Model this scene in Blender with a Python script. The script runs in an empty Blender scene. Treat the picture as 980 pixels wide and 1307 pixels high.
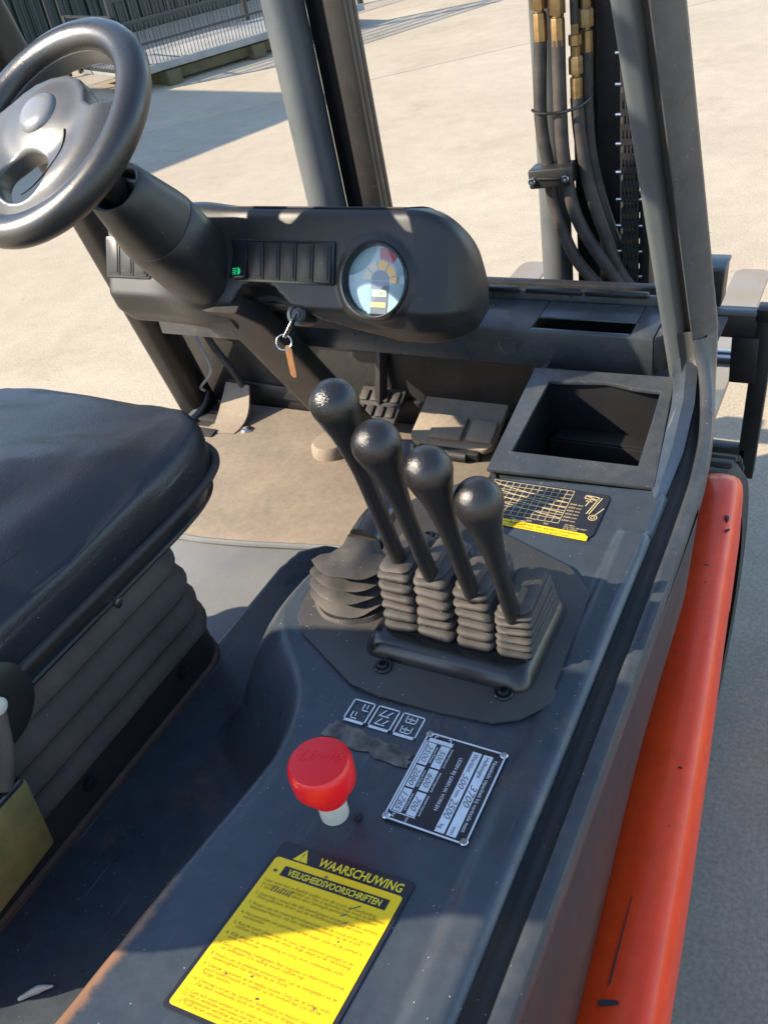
import bpy, bmesh, math, random
import numpy as np
from mathutils import Vector, Matrix
random.seed(7)
R = math.radians
sc = bpy.context.scene
COL = sc.collection

# ------------------------------------------------------------------ camera
cam = bpy.data.cameras.new("camera"); co = bpy.data.objects.new("camera", cam); COL.objects.link(co)
cam.sensor_fit = 'VERTICAL'; cam.sensor_height = 24.0; cam.lens = 24.0 * 1150 / 1307
cam.clip_start = .02; cam.clip_end = 1000
CR = Matrix(((0.88144486, -0.15664356, 0.4455533), (0.44542051, 0.58936828, -0.67397745), (-0.15702075, 0.79253254, 0.5892679)))
co.matrix_world = Matrix.Translation((0, 0, 1.65)) @ CR.to_4x4()
sc.camera = co

# ------------------------------------------------------------------ light
SUN_AZ, SUN_EL = R(55), R(33)          # heading of the light (clockwise from +Y), elevation
w = bpy.data.worlds.new("World"); sc.world = w; w.use_nodes = True
nt = w.node_tree; bg = nt.nodes["Background"]
sky = nt.nodes.new("ShaderNodeTexSky"); sky.sky_type = 'NISHITA'; sky.sun_disc = False
sky.sun_elevation = SUN_EL; sky.sun_rotation = SUN_AZ + math.pi
sky.air_density = 1.0; sky.dust_density = .4; sky.ozone_density = 1.6
nt.links.new(sky.outputs[0], bg.inputs[0]); bg.inputs[1].default_value = .15
sun = bpy.data.lights.new("sun", 'SUN'); so = bpy.data.objects.new("sun", sun); COL.objects.link(so)
sun.energy = 4.0; sun.angle = R(.53); sun.color = (1, .87, .68)
hd = Vector((math.sin(SUN_AZ) * math.cos(SUN_EL), math.cos(SUN_AZ) * math.cos(SUN_EL), -math.sin(SUN_EL)))
so.rotation_euler = hd.to_track_quat('-Z', 'Y').to_euler(); so.location = (-8, -6, 9)
sc.view_settings.view_transform = 'Standard'; sc.view_settings.look = 'None'
sc.view_settings.exposure = 1.42; sc.view_settings.gamma = 1

# ------------------------------------------------------------------ materials
def mat(name, col, rough=.5, metal=0., var=None, vscale=8., vamt=.6, bump=0., bscale=200., specks=0., spcol=(.42, .40, .35), spscale=230.,
        spec=.5, coat=0., wear=None, wscale=5., wlo=.58, whi=.7, rvar=0., emit=None, trans=0., streak=None, fine=0., grain=0., gscale=160., scratch=0., sccol=(.3, .29, .27)):
    m = bpy.data.materials.new(name); m.use_nodes = True; t = m.node_tree; n = t.nodes; L = t.links
    b = n["Principled BSDF"]
    b.inputs["Roughness"].default_value = rough; b.inputs["Metallic"].default_value = metal
    b.inputs["Specular IOR Level"].default_value = spec; b.inputs["Coat Weight"].default_value = coat
    b.inputs["Coat Roughness"].default_value = .12; b.inputs["Transmission Weight"].default_value = trans
    tc = n.new("ShaderNodeNewGeometry").outputs["Position"]
    if streak:
        mp = n.new("ShaderNodeMapping"); mp.inputs["Scale"].default_value = streak; L.new(tc, mp.inputs[0]); tcs = mp.outputs[0]
    else: tcs = tc
    def noise(scale, detail=6, rgh=.6, v=tc):
        x = n.new("ShaderNodeTexNoise"); x.inputs["Scale"].default_value = scale; x.inputs["Detail"].default_value = detail
        x.inputs["Roughness"].default_value = rgh; L.new(v, x.inputs["Vector"]); return x.outputs["Fac"]
    def ramp(f, lo, hi):
        r = n.new("ShaderNodeMapRange"); r.inputs["From Min"].default_value = lo; r.inputs["From Max"].default_value = hi
        L.new(f, r.inputs["Value"]); return r.outputs[0]
    def mix(f, a, c):
        x = n.new("ShaderNodeMix"); x.data_type = 'RGBA'
        if isinstance(f, float): x.inputs[0].default_value = f
        else: L.new(f, x.inputs[0])
        for k, v in ((6, a), (7, c)):
            if isinstance(v, tuple): x.inputs[k].default_value = (*v, 1)
            else: L.new(v, x.inputs[k])
        return x.outputs[2]
    def mul(f, k):
        x = n.new("ShaderNodeMath"); x.operation = 'MULTIPLY'; L.new(f, x.inputs[0])
        if isinstance(k, float): x.inputs[1].default_value = k
        else: L.new(k, x.inputs[1])
        return x.outputs[0]
    c = tuple(col)
    if var: c = mix(mul(ramp(noise(vscale, v=tcs), .35, .68), float(vamt)), c, tuple(var))
    if wear: c = mix(mul(ramp(noise(wscale, 9, .68), wlo, whi), ramp(noise(wscale * 7, 8, .7), .3, .6)), c, tuple(wear))
    if fine:
        fm_ = ramp(noise(vscale * 9, 8, .72), .3, .7); x = n.new("ShaderNodeMix"); x.data_type = 'RGBA'; x.blend_type = 'MULTIPLY'; x.inputs[0].default_value = fine
        if isinstance(c, tuple): x.inputs[6].default_value = (*c, 1)
        else: L.new(c, x.inputs[6])
        g_ = n.new("ShaderNodeCombineColor"); y_ = n.new("ShaderNodeMath"); y_.operation = 'MULTIPLY_ADD'; L.new(fm_, y_.inputs[0]); y_.inputs[1].default_value = .8; y_.inputs[2].default_value = .55
        for k in range(3): L.new(y_.outputs[0], g_.inputs[k])
        L.new(g_.outputs[0], x.inputs[7]); c = x.outputs[2]
    if grain:
        gr_ = ramp(noise(gscale, 3, .6), .32, .68); x = n.new("ShaderNodeMix"); x.data_type = 'RGBA'; x.blend_type = 'MULTIPLY'; x.inputs[0].default_value = grain
        if isinstance(c, tuple): x.inputs[6].default_value = (*c, 1)
        else: L.new(c, x.inputs[6])
        g_ = n.new("ShaderNodeCombineColor"); y_ = n.new("ShaderNodeMath"); y_.operation = 'MULTIPLY_ADD'; L.new(gr_, y_.inputs[0]); y_.inputs[1].default_value = .7; y_.inputs[2].default_value = .65
        for k in range(3): L.new(y_.outputs[0], g_.inputs[k])
        L.new(g_.outputs[0], x.inputs[7]); c = x.outputs[2]
    if scratch:
        for rot, scl in ((.6, (260, 5, 60)), (-.35, (330, 7, 60)), (1.5, (300, 4, 60))):
            mp = n.new("ShaderNodeMapping"); mp.inputs["Rotation"].default_value = (0, 0, rot); mp.inputs["Scale"].default_value = scl; L.new(tc, mp.inputs[0])
            c = mix(mul(ramp(noise(1., 3, .5, mp.outputs[0]), .70, .76), float(scratch)), c, tuple(sccol))
    if specks:
        v = n.new("ShaderNodeTexVoronoi"); v.inputs["Scale"].default_value = spscale; L.new(tc, v.inputs["Vector"])
        f = ramp(v.outputs["Distance"], .15, .07)
        sel = n.new("ShaderNodeSeparateColor"); L.new(v.outputs["Color"], sel.inputs[0])
        g = ramp(sel.outputs[0], specks, specks * .6)
        c = mix(mul(f, g), c, tuple(spcol))
    if isinstance(c, tuple): b.inputs["Base Color"].default_value = (*c, 1)
    else: L.new(c, b.inputs["Base Color"])
    if rvar:
        rr = ramp(noise(vscale * 2.3, 7, .65), .3, .7); x = n.new("ShaderNodeMath"); x.operation = 'MULTIPLY_ADD'
        L.new(rr, x.inputs[0]); x.inputs[1].default_value = rvar; x.inputs[2].default_value = rough - rvar / 2; L.new(x.outputs[0], b.inputs["Roughness"])
    if bump:
        bp = n.new("ShaderNodeBump"); bp.inputs["Strength"].default_value = bump; bp.inputs["Distance"].default_value = .001
        L.new(noise(bscale, 4, .55), bp.inputs["Height"]); L.new(bp.outputs[0], b.inputs["Normal"])
    if emit: b.inputs["Emission Color"].default_value = (*emit, 1); b.inputs["Emission Strength"].default_value = 1
    return m
M = {}
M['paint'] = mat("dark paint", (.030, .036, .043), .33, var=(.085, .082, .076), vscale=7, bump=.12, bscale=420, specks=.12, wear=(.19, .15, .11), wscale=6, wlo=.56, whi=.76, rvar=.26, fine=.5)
M['hood'] = mat("hood paint", (.030, .040, .052), .33, var=(.058, .063, .068), vscale=5, bump=.10, bscale=380, specks=.11, wear=(.15, .10, .065), wscale=4.2, wlo=.60, whi=.74, rvar=.26, fine=.5, scratch=.35)
M['plate'] = mat("lever plate", (.03, .029, .028), .55, var=(.055, .047, .038), vscale=14, bump=.15, bscale=500, specks=.16, rvar=.2)
M['plastic'] = mat("black plastic", (.014, .014, .015), .40, var=(.026, .023, .021), vscale=6, bump=.22, bscale=1400, specks=.03, rvar=.12)
M['gloss'] = mat("gloss black plastic", (.014, .014, .015), .22, bump=.10, bscale=900, specks=.05)
M['knob'] = mat("grained knob", (.012, .012, .013), .20, var=(.022, .019, .017), vscale=60, vamt=.5, bump=.60, bscale=600, specks=.35, spcol=(.09, .07, .05), spscale=900, spec=.55)
M['shaft'] = mat("grained shaft", (.017, .0165, .016), .36, var=(.05, .04, .03), vscale=30, bump=.7, bscale=800)
M['rubber'] = mat("dusty rubber", (.020, .018, .017), .66, var=(.085, .068, .054), vscale=22, vamt=.7, bump=.3, bscale=600, specks=.08, spcol=(.3, .26, .22))
M['tyre'] = mat("tyre rubber", (.022, .021, .02), .8, var=(.06, .052, .045), vscale=12)
M['mast'] = mat("mast steel", (.008, .0075, .0075), .45, var=(.020, .016, .014), vscale=10, bump=.15, bscale=250, specks=.05, rvar=.2)
M['tube'] = mat("grey tube", (.072, .082, .088), .45, var=(.13, .135, .135), vscale=6, bump=.12, bscale=300, specks=.08, spcol=(.35, .35, .33), rvar=.2)
M['brass'] = mat("brass fitting", (.33, .22, .10), .48, 1., var=(.14, .085, .045), vscale=60, bump=.2, bscale=500)
M['chrome'] = mat("bright steel", (.6, .6, .6), .25, 1., var=(.35, .32, .3), vscale=40)
M['steel'] = mat("fork steel", (.36, .30, .24), .42, .45, var=(.34, .23, .12), vscale=7, vamt=.8, bump=.2, bscale=200)
M['orange'] = mat("orange paint", (.95, .068, .005), .34, var=(.84, .042, .007), vscale=4, vamt=.8, wear=(.16, .03, .02), wscale=9, wlo=.62, whi=.78, fine=.3, scratch=.3, sccol=(.25, .06, .03), specks=.03, spcol=(.02, .015, .015), spscale=70, spec=.3, coat=.12, rvar=.15, bump=.05, bscale=150, streak=(9, 1.2, 4))
M['panel'] = mat("grey panel", (.020, .019, .020), .42, var=(.045, .039, .036), vscale=5, rvar=.12, spec=.35, bump=.08, bscale=300, specks=.06)
M['red'] = mat("red plastic", (.86, .010, .014), .34, var=(.75, .010, .012), vscale=30, bump=.06, bscale=600)
M['stem'] = mat("ivory plastic", (.62, .58, .48), .5, var=(.45, .4, .32), vscale=60)
M['yellow'] = mat("yellow foil", (.88, .56, .003), .42, var=(.80, .49, .005), vscale=18, wear=(.33, .25, .05), wscale=16, wlo=.60, whi=.72, bump=.1, bscale=300)
M['yellowink'] = mat("yellow print", (.78, .58, .02), .45)
M['decal'] = mat("black foil", (.012, .012, .015), .35, var=(.03, .03, .035), vscale=25)
M['ink'] = mat("faded ink", (.27, .20, .012), .5)
M['inkdark'] = mat("dark ink", (.02, .02, .02), .5)
M['white'] = mat("white print", (.66, .68, .70), .4, var=(.5, .5, .5), vscale=60)
M['pencil'] = mat("pen ink", (.12, .11, .11), .5)
M['wheelp'] = mat("steering plastic", (.018, .018, .019), .30, var=(.032, .030, .028), vscale=9, bump=.3, bscale=900, spec=.7, rvar=.12)
M['spoke'] = mat("spoke plastic with glare", (.060, .060, .060), .34, var=(.085, .082, .078), vscale=9, bump=.2, bscale=900, spec=.7, rvar=.1)  # lighter than the rim: sun glare on hub and spokes put into the colour
M['cap'] = mat("hub cap plastic with sky sheen", (.16, .165, .17), .25, spec=.7, bump=.05, bscale=500)  # base lightened for the sky reflected in the cap
M['bulk'] = mat("dusty black steel", (.012, .012, .013), .5, var=(.035, .032, .029), vscale=12, specks=.25, rvar=.2, fine=.5, bump=.15, bscale=300)
M['gold'] = mat("gold print", (.55, .42, .22), .42)
M['glue'] = mat("old glue", (.035, .032, .03), .7, var=(.20, .17, .14), vscale=70, vamt=.9, bump=.6, bscale=300)
M['leather'] = mat("seat vinyl", (.014, .016, .022), .36, var=(.024, .024, .027), vscale=9, bump=.5, bscale=330, specks=.02, rvar=.14)
M['skirt'] = mat("seat skirt", (.024, .020, .020), .6, var=(.042, .032, .029), vscale=10, bump=.4, bscale=900)
M['bellow'] = mat("seat bellows", (.075, .054, .044), .8, var=(.14, .104, .080), vscale=14, bump=.35, bscale=700, specks=.05)
M['floor'] = mat("floor plate", (.16, .165, .165), .40, var=(.24, .235, .22), vscale=6, specks=.25, spcol=(.6, .58, .52), bump=.1, bscale=300, rvar=.2)
M['mat'] = mat("rubber floor mat", (.215, .172, .130), .75, var=(.29, .232, .168), vscale=9, vamt=.8, wear=(.27, .205, .13), wscale=11, wlo=.54, whi=.76, fine=.4, bump=.3, bscale=500, specks=.08)
M['olive'] = mat("olive plate", (.26, .195, .055), .55, var=(.10, .085, .03), vscale=22, vamt=.8, bump=.15)
M['rust'] = mat("rusty edge", (.045, .032, .027), .7, var=(.12, .06, .035), vscale=26, vamt=.8)
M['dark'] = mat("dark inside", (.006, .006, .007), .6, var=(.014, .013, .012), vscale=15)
M['wire'] = mat("grey cable", (.30, .29, .28), .45)
M['wood'] = mat("light stick", (.50, .38, .20), .6)
M['copper'] = mat("copper tag", (.55, .30, .16), .34, 1., var=(.35, .18, .10), vscale=120)
M['dial'] = mat("dial face", (.16, .29, .33), .3, var=(.40, .52, .53), vscale=25)
M['dialgrey'] = mat("dial grey", (.12, .15, .19), .35)
M['dialyellow'] = mat("dial amber", (.72, .38, .03), .4)
M['dialpale'] = mat("dial pale", (.55, .48, .33), .4)
M['dialred'] = mat("dial red", (.34, .04, .06), .4)
M['lcd'] = mat("lcd", (.45, .62, .38), .4)
M['lcdo'] = mat("lcd amber", (.62, .42, .18), .4)
M['green'] = mat("green lamp", (.01, .25, .09), .4, emit=(.0, .16, .05))
M['concrete'] = mat("concrete", (.345, .285, .205), .85, var=(.41, .345, .255), vscale=.8, vamt=.9, fine=.22, grain=.55, gscale=110, wear=(.27, .215, .15), wscale=1.3, wlo=.55, whi=.75, bump=.5, bscale=90, specks=.02, spcol=(.2, .17, .13), spscale=18)
M['soil'] = mat("joint dirt", (.17, .135, .10), .95, var=(.25, .2, .14), vscale=4)
M['green_sheet'] = mat("green steel", (.012, .03, .022), .5, var=(.02, .04, .03), vscale=2)
M['cage'] = mat("cage steel", (.028, .03, .033), .5)
M['deck'] = mat("deck", (.22, .22, .21), .7, var=(.4, .39, .37), vscale=3)
M['timber'] = mat("weathered timber", (.11, .092, .04), .85, var=(.055, .042, .03), vscale=6)
M['wall'] = mat("shed wall", (.35, .34, .32), .8, var=(.42, .4, .37), vscale=2)
M['paper'] = mat("paper scrap", (.65, .62, .58), .7)
M['straw'] = mat("dry leaves", (.42, .32, .16), .8, var=(.25, .17, .08), vscale=12)
# clear gauge glass: thin glossy layer
gm = bpy.data.materials.new("gauge glass"); gm.use_nodes = True; t_ = gm.node_tree
for nd in list(t_.nodes):
    if nd.type == 'BSDF_PRINCIPLED': t_.nodes.remove(nd)
tr_ = t_.nodes.new("ShaderNodeBsdfTransparent"); gl_ = t_.nodes.new("ShaderNodeBsdfGlossy"); gl_.inputs["Roughness"].default_value = .03
mx_ = t_.nodes.new("ShaderNodeMixShader"); mx_.inputs[0].default_value = .07
t_.links.new(tr_.outputs[0], mx_.inputs[1]); t_.links.new(gl_.outputs[0], mx_.inputs[2])
t_.links.new(mx_.outputs[0], t_.nodes["Material Output"].inputs[0]); M['glass'] = gm

# hood: the same paint, worn to rust along its left-hand edge (mask stored on the mesh)
hm = M['hood'].copy(); hm.name = "worn hood paint"; M['hoodw'] = hm; t_ = hm.node_tree; pb = t_.nodes["Principled BSDF"]
lk = pb.inputs["Base Color"].links[0].from_socket; an = t_.nodes.new("ShaderNodeAttribute"); an.attribute_name = "wear"
nz = t_.nodes.new("ShaderNodeTexNoise"); nz.inputs["Scale"].default_value = 38; nz.inputs["Detail"].default_value = 9; nz.inputs["Roughness"].default_value = .7
ge = t_.nodes.new("ShaderNodeNewGeometry"); t_.links.new(ge.outputs["Position"], nz.inputs["Vector"])
ma = t_.nodes.new("ShaderNodeMath"); ma.operation = 'MULTIPLY_ADD'; t_.links.new(an.outputs["Fac"], ma.inputs[0]); ma.inputs[1].default_value = .62; t_.links.new(nz.outputs["Fac"], ma.inputs[2])
mr = t_.nodes.new("ShaderNodeMapRange"); mr.inputs["From Min"].default_value = .80; mr.inputs["From Max"].default_value = 1.02; t_.links.new(ma.outputs[0], mr.inputs["Value"])
mx = t_.nodes.new("ShaderNodeMix"); mx.data_type = 'RGBA'; t_.links.new(mr.outputs[0], mx.inputs[0]); t_.links.new(lk, mx.inputs[6]); mx.inputs[7].default_value = (.20, .105, .055, 1)
t_.links.new(mx.outputs[2], pb.inputs["Base Color"])

# ------------------------------------------------------------------ mesh helpers
WP = {}                                   # world position of every object's origin
def V(*a): return Vector(a[0]) if len(a) == 1 else Vector(a)
def frame(z, x=(1, 0, 0)):
    z = V(z).normalized(); x = V(x); x = (x - z * x.dot(z)).normalized(); return x, z.cross(x), z
class B:
    def __init__(s): s.bm = bmesh.new()
    def merge(s, t, mi=0):
        vs = [s.bm.verts.new(v.co) for v in t.verts]; t.verts.index_update()
        for f in t.faces:
            try: nf = s.bm.faces.new([vs[v.index] for v in f.verts]); nf.material_index = mi
            except ValueError: pass
        t.free()
    def box(s, c, size, ax=None, bev=.002, mi=0, seg=2):
        t = bmesh.new(); bmesh.ops.create_cube(t, size=1)
        for v in t.verts: v.co = Vector((v.co.x * size[0], v.co.y * size[1], v.co.z * size[2]))
        if bev: bmesh.ops.bevel(t, geom=t.edges[:], offset=bev, segments=seg, affect='EDGES', profile=.5)
        ax = ax or (V(1, 0, 0), V(0, 1, 0), V(0, 0, 1)); c = V(c)
        for v in t.verts: v.co = c + ax[0] * v.co.x + ax[1] * v.co.y + ax[2] * v.co.z
        s.merge(t, mi); return s
    def bar(s, a, b, wx, wy, up=(0, 0, 1), bev=.002, mi=0):
        a, b = V(a), V(b); z = (b - a); L = z.length; z.normalize(); x = V(up).cross(z).normalized(); y = z.cross(x)
        return s.box((a + b) / 2, (wx, wy, L), (x, y, z), bev, mi)
    def loft(s, rings, closed=True, caps=(True, True), mi=0):
        vs = [[s.bm.verts.new(V(p)) for p in r] for r in rings]; n = len(rings[0])
        for i in range(len(vs) - 1):
            for j in range(n if closed else n - 1):
                k = (j + 1) % n
                try: s.bm.faces.new((vs[i][j], vs[i][k], vs[i + 1][k], vs[i + 1][j])).material_index = mi
                except ValueError: pass
        if caps[0]: s.bm.faces.new(vs[0][::-1]).material_index = mi
        if caps[1]: s.bm.faces.new(vs[-1]).material_index = mi
        return s
    def prism(s, pts, d, mi=0, bev=0):
        d = V(d); t = bmesh.new()
        a = [t.verts.new(V(p)) for p in pts]; b_ = [t.verts.new(V(p) + d) for p in pts]; n = len(a)
        t.faces.new(a[::-1]); t.faces.new(b_)
        for i in range(n): t.faces.new((a[i], a[(i + 1) % n], b_[(i + 1) % n], b_[i]))
        bmesh.ops.recalc_face_normals(t, faces=t.faces[:])
        if bev: bmesh.ops.bevel(t, geom=t.edges[:], offset=bev, segments=2, affect='EDGES', profile=.5)
        s.merge(t, mi); return s
    def tube(s, pts, r, n=10, mi=0, caps=True, smooth=0):
        pts = [V(p) for p in pts]
        if smooth: pts = spline(pts, smooth)
        rs = r if isinstance(r, (list, tuple)) else [r] * len(pts)
        if len(rs) != len(pts): rs = list(np.interp(np.linspace(0, 1, len(pts)), np.linspace(0, 1, len(rs)), rs))
        rings = []; x = None
        for i, p in enumerate(pts):
            t = (pts[min(i + 1, len(pts) - 1)] - pts[max(i - 1, 0)]).normalized()
            if x is None: x = t.orthogonal().normalized()
            x = (x - t * x.dot(t)).normalized(); y = t.cross(x)
            rings.append([p + (x * math.cos(2 * math.pi * k / n) + y * math.sin(2 * math.pi * k / n)) * rs[i] for k in range(n)])
        return s.loft(rings, True, (caps, caps), mi)
    def lathe(s, prof, o, axis, n=24, mi=0, x=(1, .123, 0), caps=(True, True), sx=1., sy=1.):
        X, Y, Z = frame(axis, x); o = V(o)
        return s.loft([[o + Z * h + (X * math.cos(2 * math.pi * k / n) * sx + Y * math.sin(2 * math.pi * k / n) * sy) * r for k in range(n)] for r, h in prof], True, caps, mi)
    def grid(s, P, mi=0):
        P = np.asarray(P, float); a, b_ = P.shape[:2]
        vs = [[s.bm.verts.new(P[i, j]) for j in range(b_)] for i in range(a)]
        for i in range(a - 1):
            for j in range(b_ - 1): s.bm.faces.new((vs[i][j], vs[i + 1][j], vs[i + 1][j + 1], vs[i][j + 1])).material_index = mi
        return s
    def mesh(s, me, mi=0):
        t = bmesh.new(); t.from_mesh(me); s.merge(t, mi); return s
def spline(p, k=8):
    q = [p[0] * 2 - p[1]] + p + [p[-1] * 2 - p[-2]]; out = []
    for i in range(1, len(q) - 2):
        for j in range(k):
            t = j / k; a, b_, c, d = q[i - 1], q[i], q[i + 1], q[i + 2]
            out.append(.5 * ((2 * b_) + (c - a) * t + (2 * a - 5 * b_ + 4 * c - d) * t * t + (3 * b_ - a - 3 * c + d) * t ** 3))
    return out + [p[-1]]
from mathutils import noise as mnoise
def wobble(b, amp, sc_, seed=0.):
    for v in b.bm.verts: v.co += mnoise.noise_vector(v.co * sc_ + Vector((seed, seed * .7, seed * 1.3))) * amp
    return b
def thing(name, loc, label, cat, group=None):
    o = bpy.data.objects.new(name, None); COL.objects.link(o); o.location = loc; o.empty_display_size = .2
    o['label'] = label; o['category'] = cat
    if group: o['group'] = group
    WP[o.name] = V(loc); return o
def obj(name, b, m, parent=None, label=None, cat=None, kind=None, group=None, sharp=38, recalc=True, origin=None):
    bm = b.bm if isinstance(b, B) else b
    if recalc: bmesh.ops.recalc_face_normals(bm, faces=bm.faces[:])
    co_ = np.array([v.co for v in bm.verts]); c = Vector((co_.min(0) + co_.max(0)) / 2) if origin is None else V(origin)
    for v in bm.verts: v.co -= c
    me = bpy.data.meshes.new(name); bm.to_mesh(me); bm.free()
    for k in (m if isinstance(m, (list, tuple)) else [m]): me.materials.append(M[k] if isinstance(k, str) else k)
    me.polygons.foreach_set('use_smooth', [True] * len(me.polygons)); me.set_sharp_from_angle(angle=R(sharp))
    o = bpy.data.objects.new(name, me); COL.objects.link(o)
    if parent: o.parent = parent; o.location = c - WP[parent.name]
    else: o.location = c
    WP[o.name] = c
    if label: o['label'] = label
    if cat: o['category'] = cat
    if kind: o['kind'] = kind
    if group: o['group'] = group
    return o
def dup(o, d, parent):
    c = o.copy(); COL.objects.link(c); c.parent = parent; WP[c.name] = WP[o.name] + V(d); c.location = WP[c.name] - WP[parent.name]
    for ch in o.children: dup(ch, d, c)
    return c
def curve_mesh(splines, extrude, bevel=0, res=2):
    cu = bpy.data.curves.new("c", 'CURVE'); cu.dimensions = '2D'; cu.fill_mode = 'BOTH'; cu.extrude = extrude; cu.bevel_depth = bevel; cu.bevel_resolution = res
    for pts in splines:
        s = cu.splines.new('POLY'); s.points.add(len(pts) - 1)
        for i, p in enumerate(pts): s.points[i].co = (p[0], p[1], 0, 1)
        s.use_cyclic_u = True
    o = bpy.data.objects.new("c", cu); COL.objects.link(o)
    me = bpy.data.meshes.new_from_object(o); bpy.data.objects.remove(o); bpy.data.curves.remove(cu); return me
def place(b, me, o, ux, uy, mi=0):
    ux, uy = V(ux).normalized(), V(uy).normalized(); uz = ux.cross(uy); o = V(o); t = bmesh.new(); t.from_mesh(me)
    for v in t.verts: v.co = o + ux * v.co.x + uy * v.co.y + uz * v.co.z
    b.merge(t, mi); bpy.data.meshes.remove(me)
def text(b, s, size, o, ux, uy, align='LEFT', shear=0., mi=0, width=None, off=0., ext=.00004):
    cu = bpy.data.curves.new("t", 'FONT'); cu.body = s; cu.size = size; cu.align_x = align; cu.shear = shear; cu.extrude = ext; cu.resolution_u = 2; cu.offset = off
    ob = bpy.data.objects.new("t", cu); COL.objects.link(ob); me = bpy.data.meshes.new_from_object(ob)
    bpy.data.objects.remove(ob); bpy.data.curves.remove(cu)
    if width and len(me.vertices):
        xs = [v.co.x for v in me.vertices]; k = width / (max(xs) - min(xs)); k = max(.5, min(k, 1.8))
        for v in me.vertices: v.co.x *= k
    place(b, me, o, ux, uy, mi)
def rrect(x0, y0, x1, y1, r, n=5):
    out = []
    for cx, cy, a in ((x1 - r, y1 - r, 0), (x0 + r, y1 - r, 90), (x0 + r, y0 + r, 180), (x1 - r, y0 + r, 270)):
        for k in range(n + 1): t = R(a + 90 * k / n); out.append((cx + r * math.cos(t), cy + r * math.sin(t)))
    return out
def pts3(p2, o, ux, uy):
    o, ux, uy = V(o), V(ux), V(uy); return [o + ux * p[0] + uy * p[1] for p in p2]
def sstep(x): x = np.clip(x, 0, 1); return x * x * (3 - 2 * x)
EX, EY, EZ = V(1, 0, 0), V(0, 1, 0), V(0, 0, 1)

# ================================================================== ground
b = B(); b.box((0, 0, -.045), (600, 600, .05), bev=0); ground = obj("ground", b, 'soil', kind='structure')
jd = V(.74, .67, 0).normalized(); jn = V(-jd.y, jd.x, 0); j0 = V(-3.87, 7.94, 0)
for s in (1, -1):
    b = B(); c = j0 + jn * s * (40 + .008) + V(0, 0, -.01); b.box(c, (120, 80, .02), (jd, jn, EZ), bev=.004)
    obj("concrete_slab", b, 'concrete', ground)

# ================================================================== background: cage platform and container
pd = V(.41, .91, 0).normalized(); pn = V(pd.y, -pd.x, 0)            # long side; outward (towards the truck)
Bc = V(-6.98, 7.56, .2)
pl = thing("cage_platform", (Bc.x, Bc.y, 0), "low grey platform with mesh fence sides standing on timber beams before the green container", "platform")
Lp, Wp = 3.0, 1.25
def pp(u, v, z): return Bc + pd * u - pn * v + V(0, 0, z - .2)
b = B(); b.box(pp(Lp / 2, Wp / 2, .175), (Lp, Wp, .05), (pd, -pn, EZ), bev=.006); obj("deck", b, 'deck', pl)
b = B(); b.bar(pp(-.02, -.02, .19), pp(Lp, -.02, .19), .05, .07); obj("edge_rail", b, 'deck', pl)
for u in (.45, 1.5, 2.6):
    b = B(); b.box(pp(u, Wp / 2, .07), (.16, Wp + .16, .14), (pd, -pn, EZ), bev=.01); obj("timber_beam", b, 'timber', pl)
b = B(); b.box(pp(1.6, .06, .085), (2.5, .08, .10), (pd, -pn, EZ), bev=.008); obj("timber_beam", b, 'timber', pl)
def mesh_panel(a, d, L, h, nx, parent, lean=V(0, 0, 0), rails=(0, .5, 1)):
    b = B(); up = V(0, 0, h) + lean
    for i in range(nx + 1):
        p = a + d * (L * i / nx); b.bar(p, p + up, .006, .006, up=d, bev=0)
    o = obj("mesh_wires", b, 'cage', parent, kind='stuff')
    b = B()
    for f in rails: b.bar(a + up * f, a + d * L + up * f, .022, .022, bev=0)
    obj("rail", b, 'cage', parent)
    for i in (0, 1): 
        b = B(); p = a + d * (L * i); b.bar(p - V(0, 0, .03), p + up * 1.02, .05, .05, up=d, bev=.003); obj("post", b, 'cage', parent)
mesh_panel(pp(0, .02, .21), pd, 2.45, 1.05, 58, pl, rails=(0, .2, .4, .6, .8, 1))
mesh_panel(pp(2.5, .02, .21), pd, .5, 1.05, 12, pl, rails=(0, .2, .4, .6, .8, 1))
mesh_panel(pp(0, .02, .21), -pn, 1.2, .5, 30, pl, rails=(0, .5, 1))
# second fence row nearer the container
fp = thing("mesh_fence", tuple(pp(-.5, 2.2, 0)), "tall dark mesh fence panels standing between the platform and the green container", "fence")
mesh_panel(pp(-2.2, 2.2, .05), pd, 2.4, 1.7, 34, fp, rails=(0, .62, 1)); mesh_panel(pp(.35, 2.2, .05), pd, 2.4, 1.7, 34, fp, rails=(0, .62, 1))
# container: corrugated sheets built as pressed ribs
C0 = V(-10.2, 11.9, 0)
ct = thing("shipping_container", tuple(C0), "dark green corrugated steel container at the far edge of the yard", "container")
def corr(a, d, nrm, L, z0, z1, pitch, dep):
    n = int(L / pitch); pr = []
    for i in range(n):
        for f, q in ((0, 0), (.35, 0), (.5, 1), (.85, 1)): pr.append(a + d * ((i + f) * pitch) - nrm * (dep * q))
    pr.append(a + d * (n * pitch)); b = B(); b.loft([[p + V(0, 0, z0) for p in pr], [p + V(0, 0, z1) for p in pr]], closed=False, caps=(False, False))
    b.loft([[p + V(0, 0, z0) - nrm * .06 for p in pr], [p + V(0, 0, z1) - nrm * .06 for p in pr]], closed=False, caps=(False, False)); return b
cs = C0 - pd * 7
for k in range(7):
    obj("corrugated_panel", corr(cs + pd * (2.02 * k), pd, pn, 2.0, .14, 2.46, .2, .045), 'green_sheet', ct)
b = B(); b.bar(cs + V(0, 0, .08), cs + pd * 14.2 + V(0, 0, .08), .12, .16); b.bar(cs + V(0, 0, 2.52), cs + pd * 14.2 + V(0, 0, 2.52), .12, .12); obj("bottom_rail", b, 'green_sheet', ct)
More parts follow.
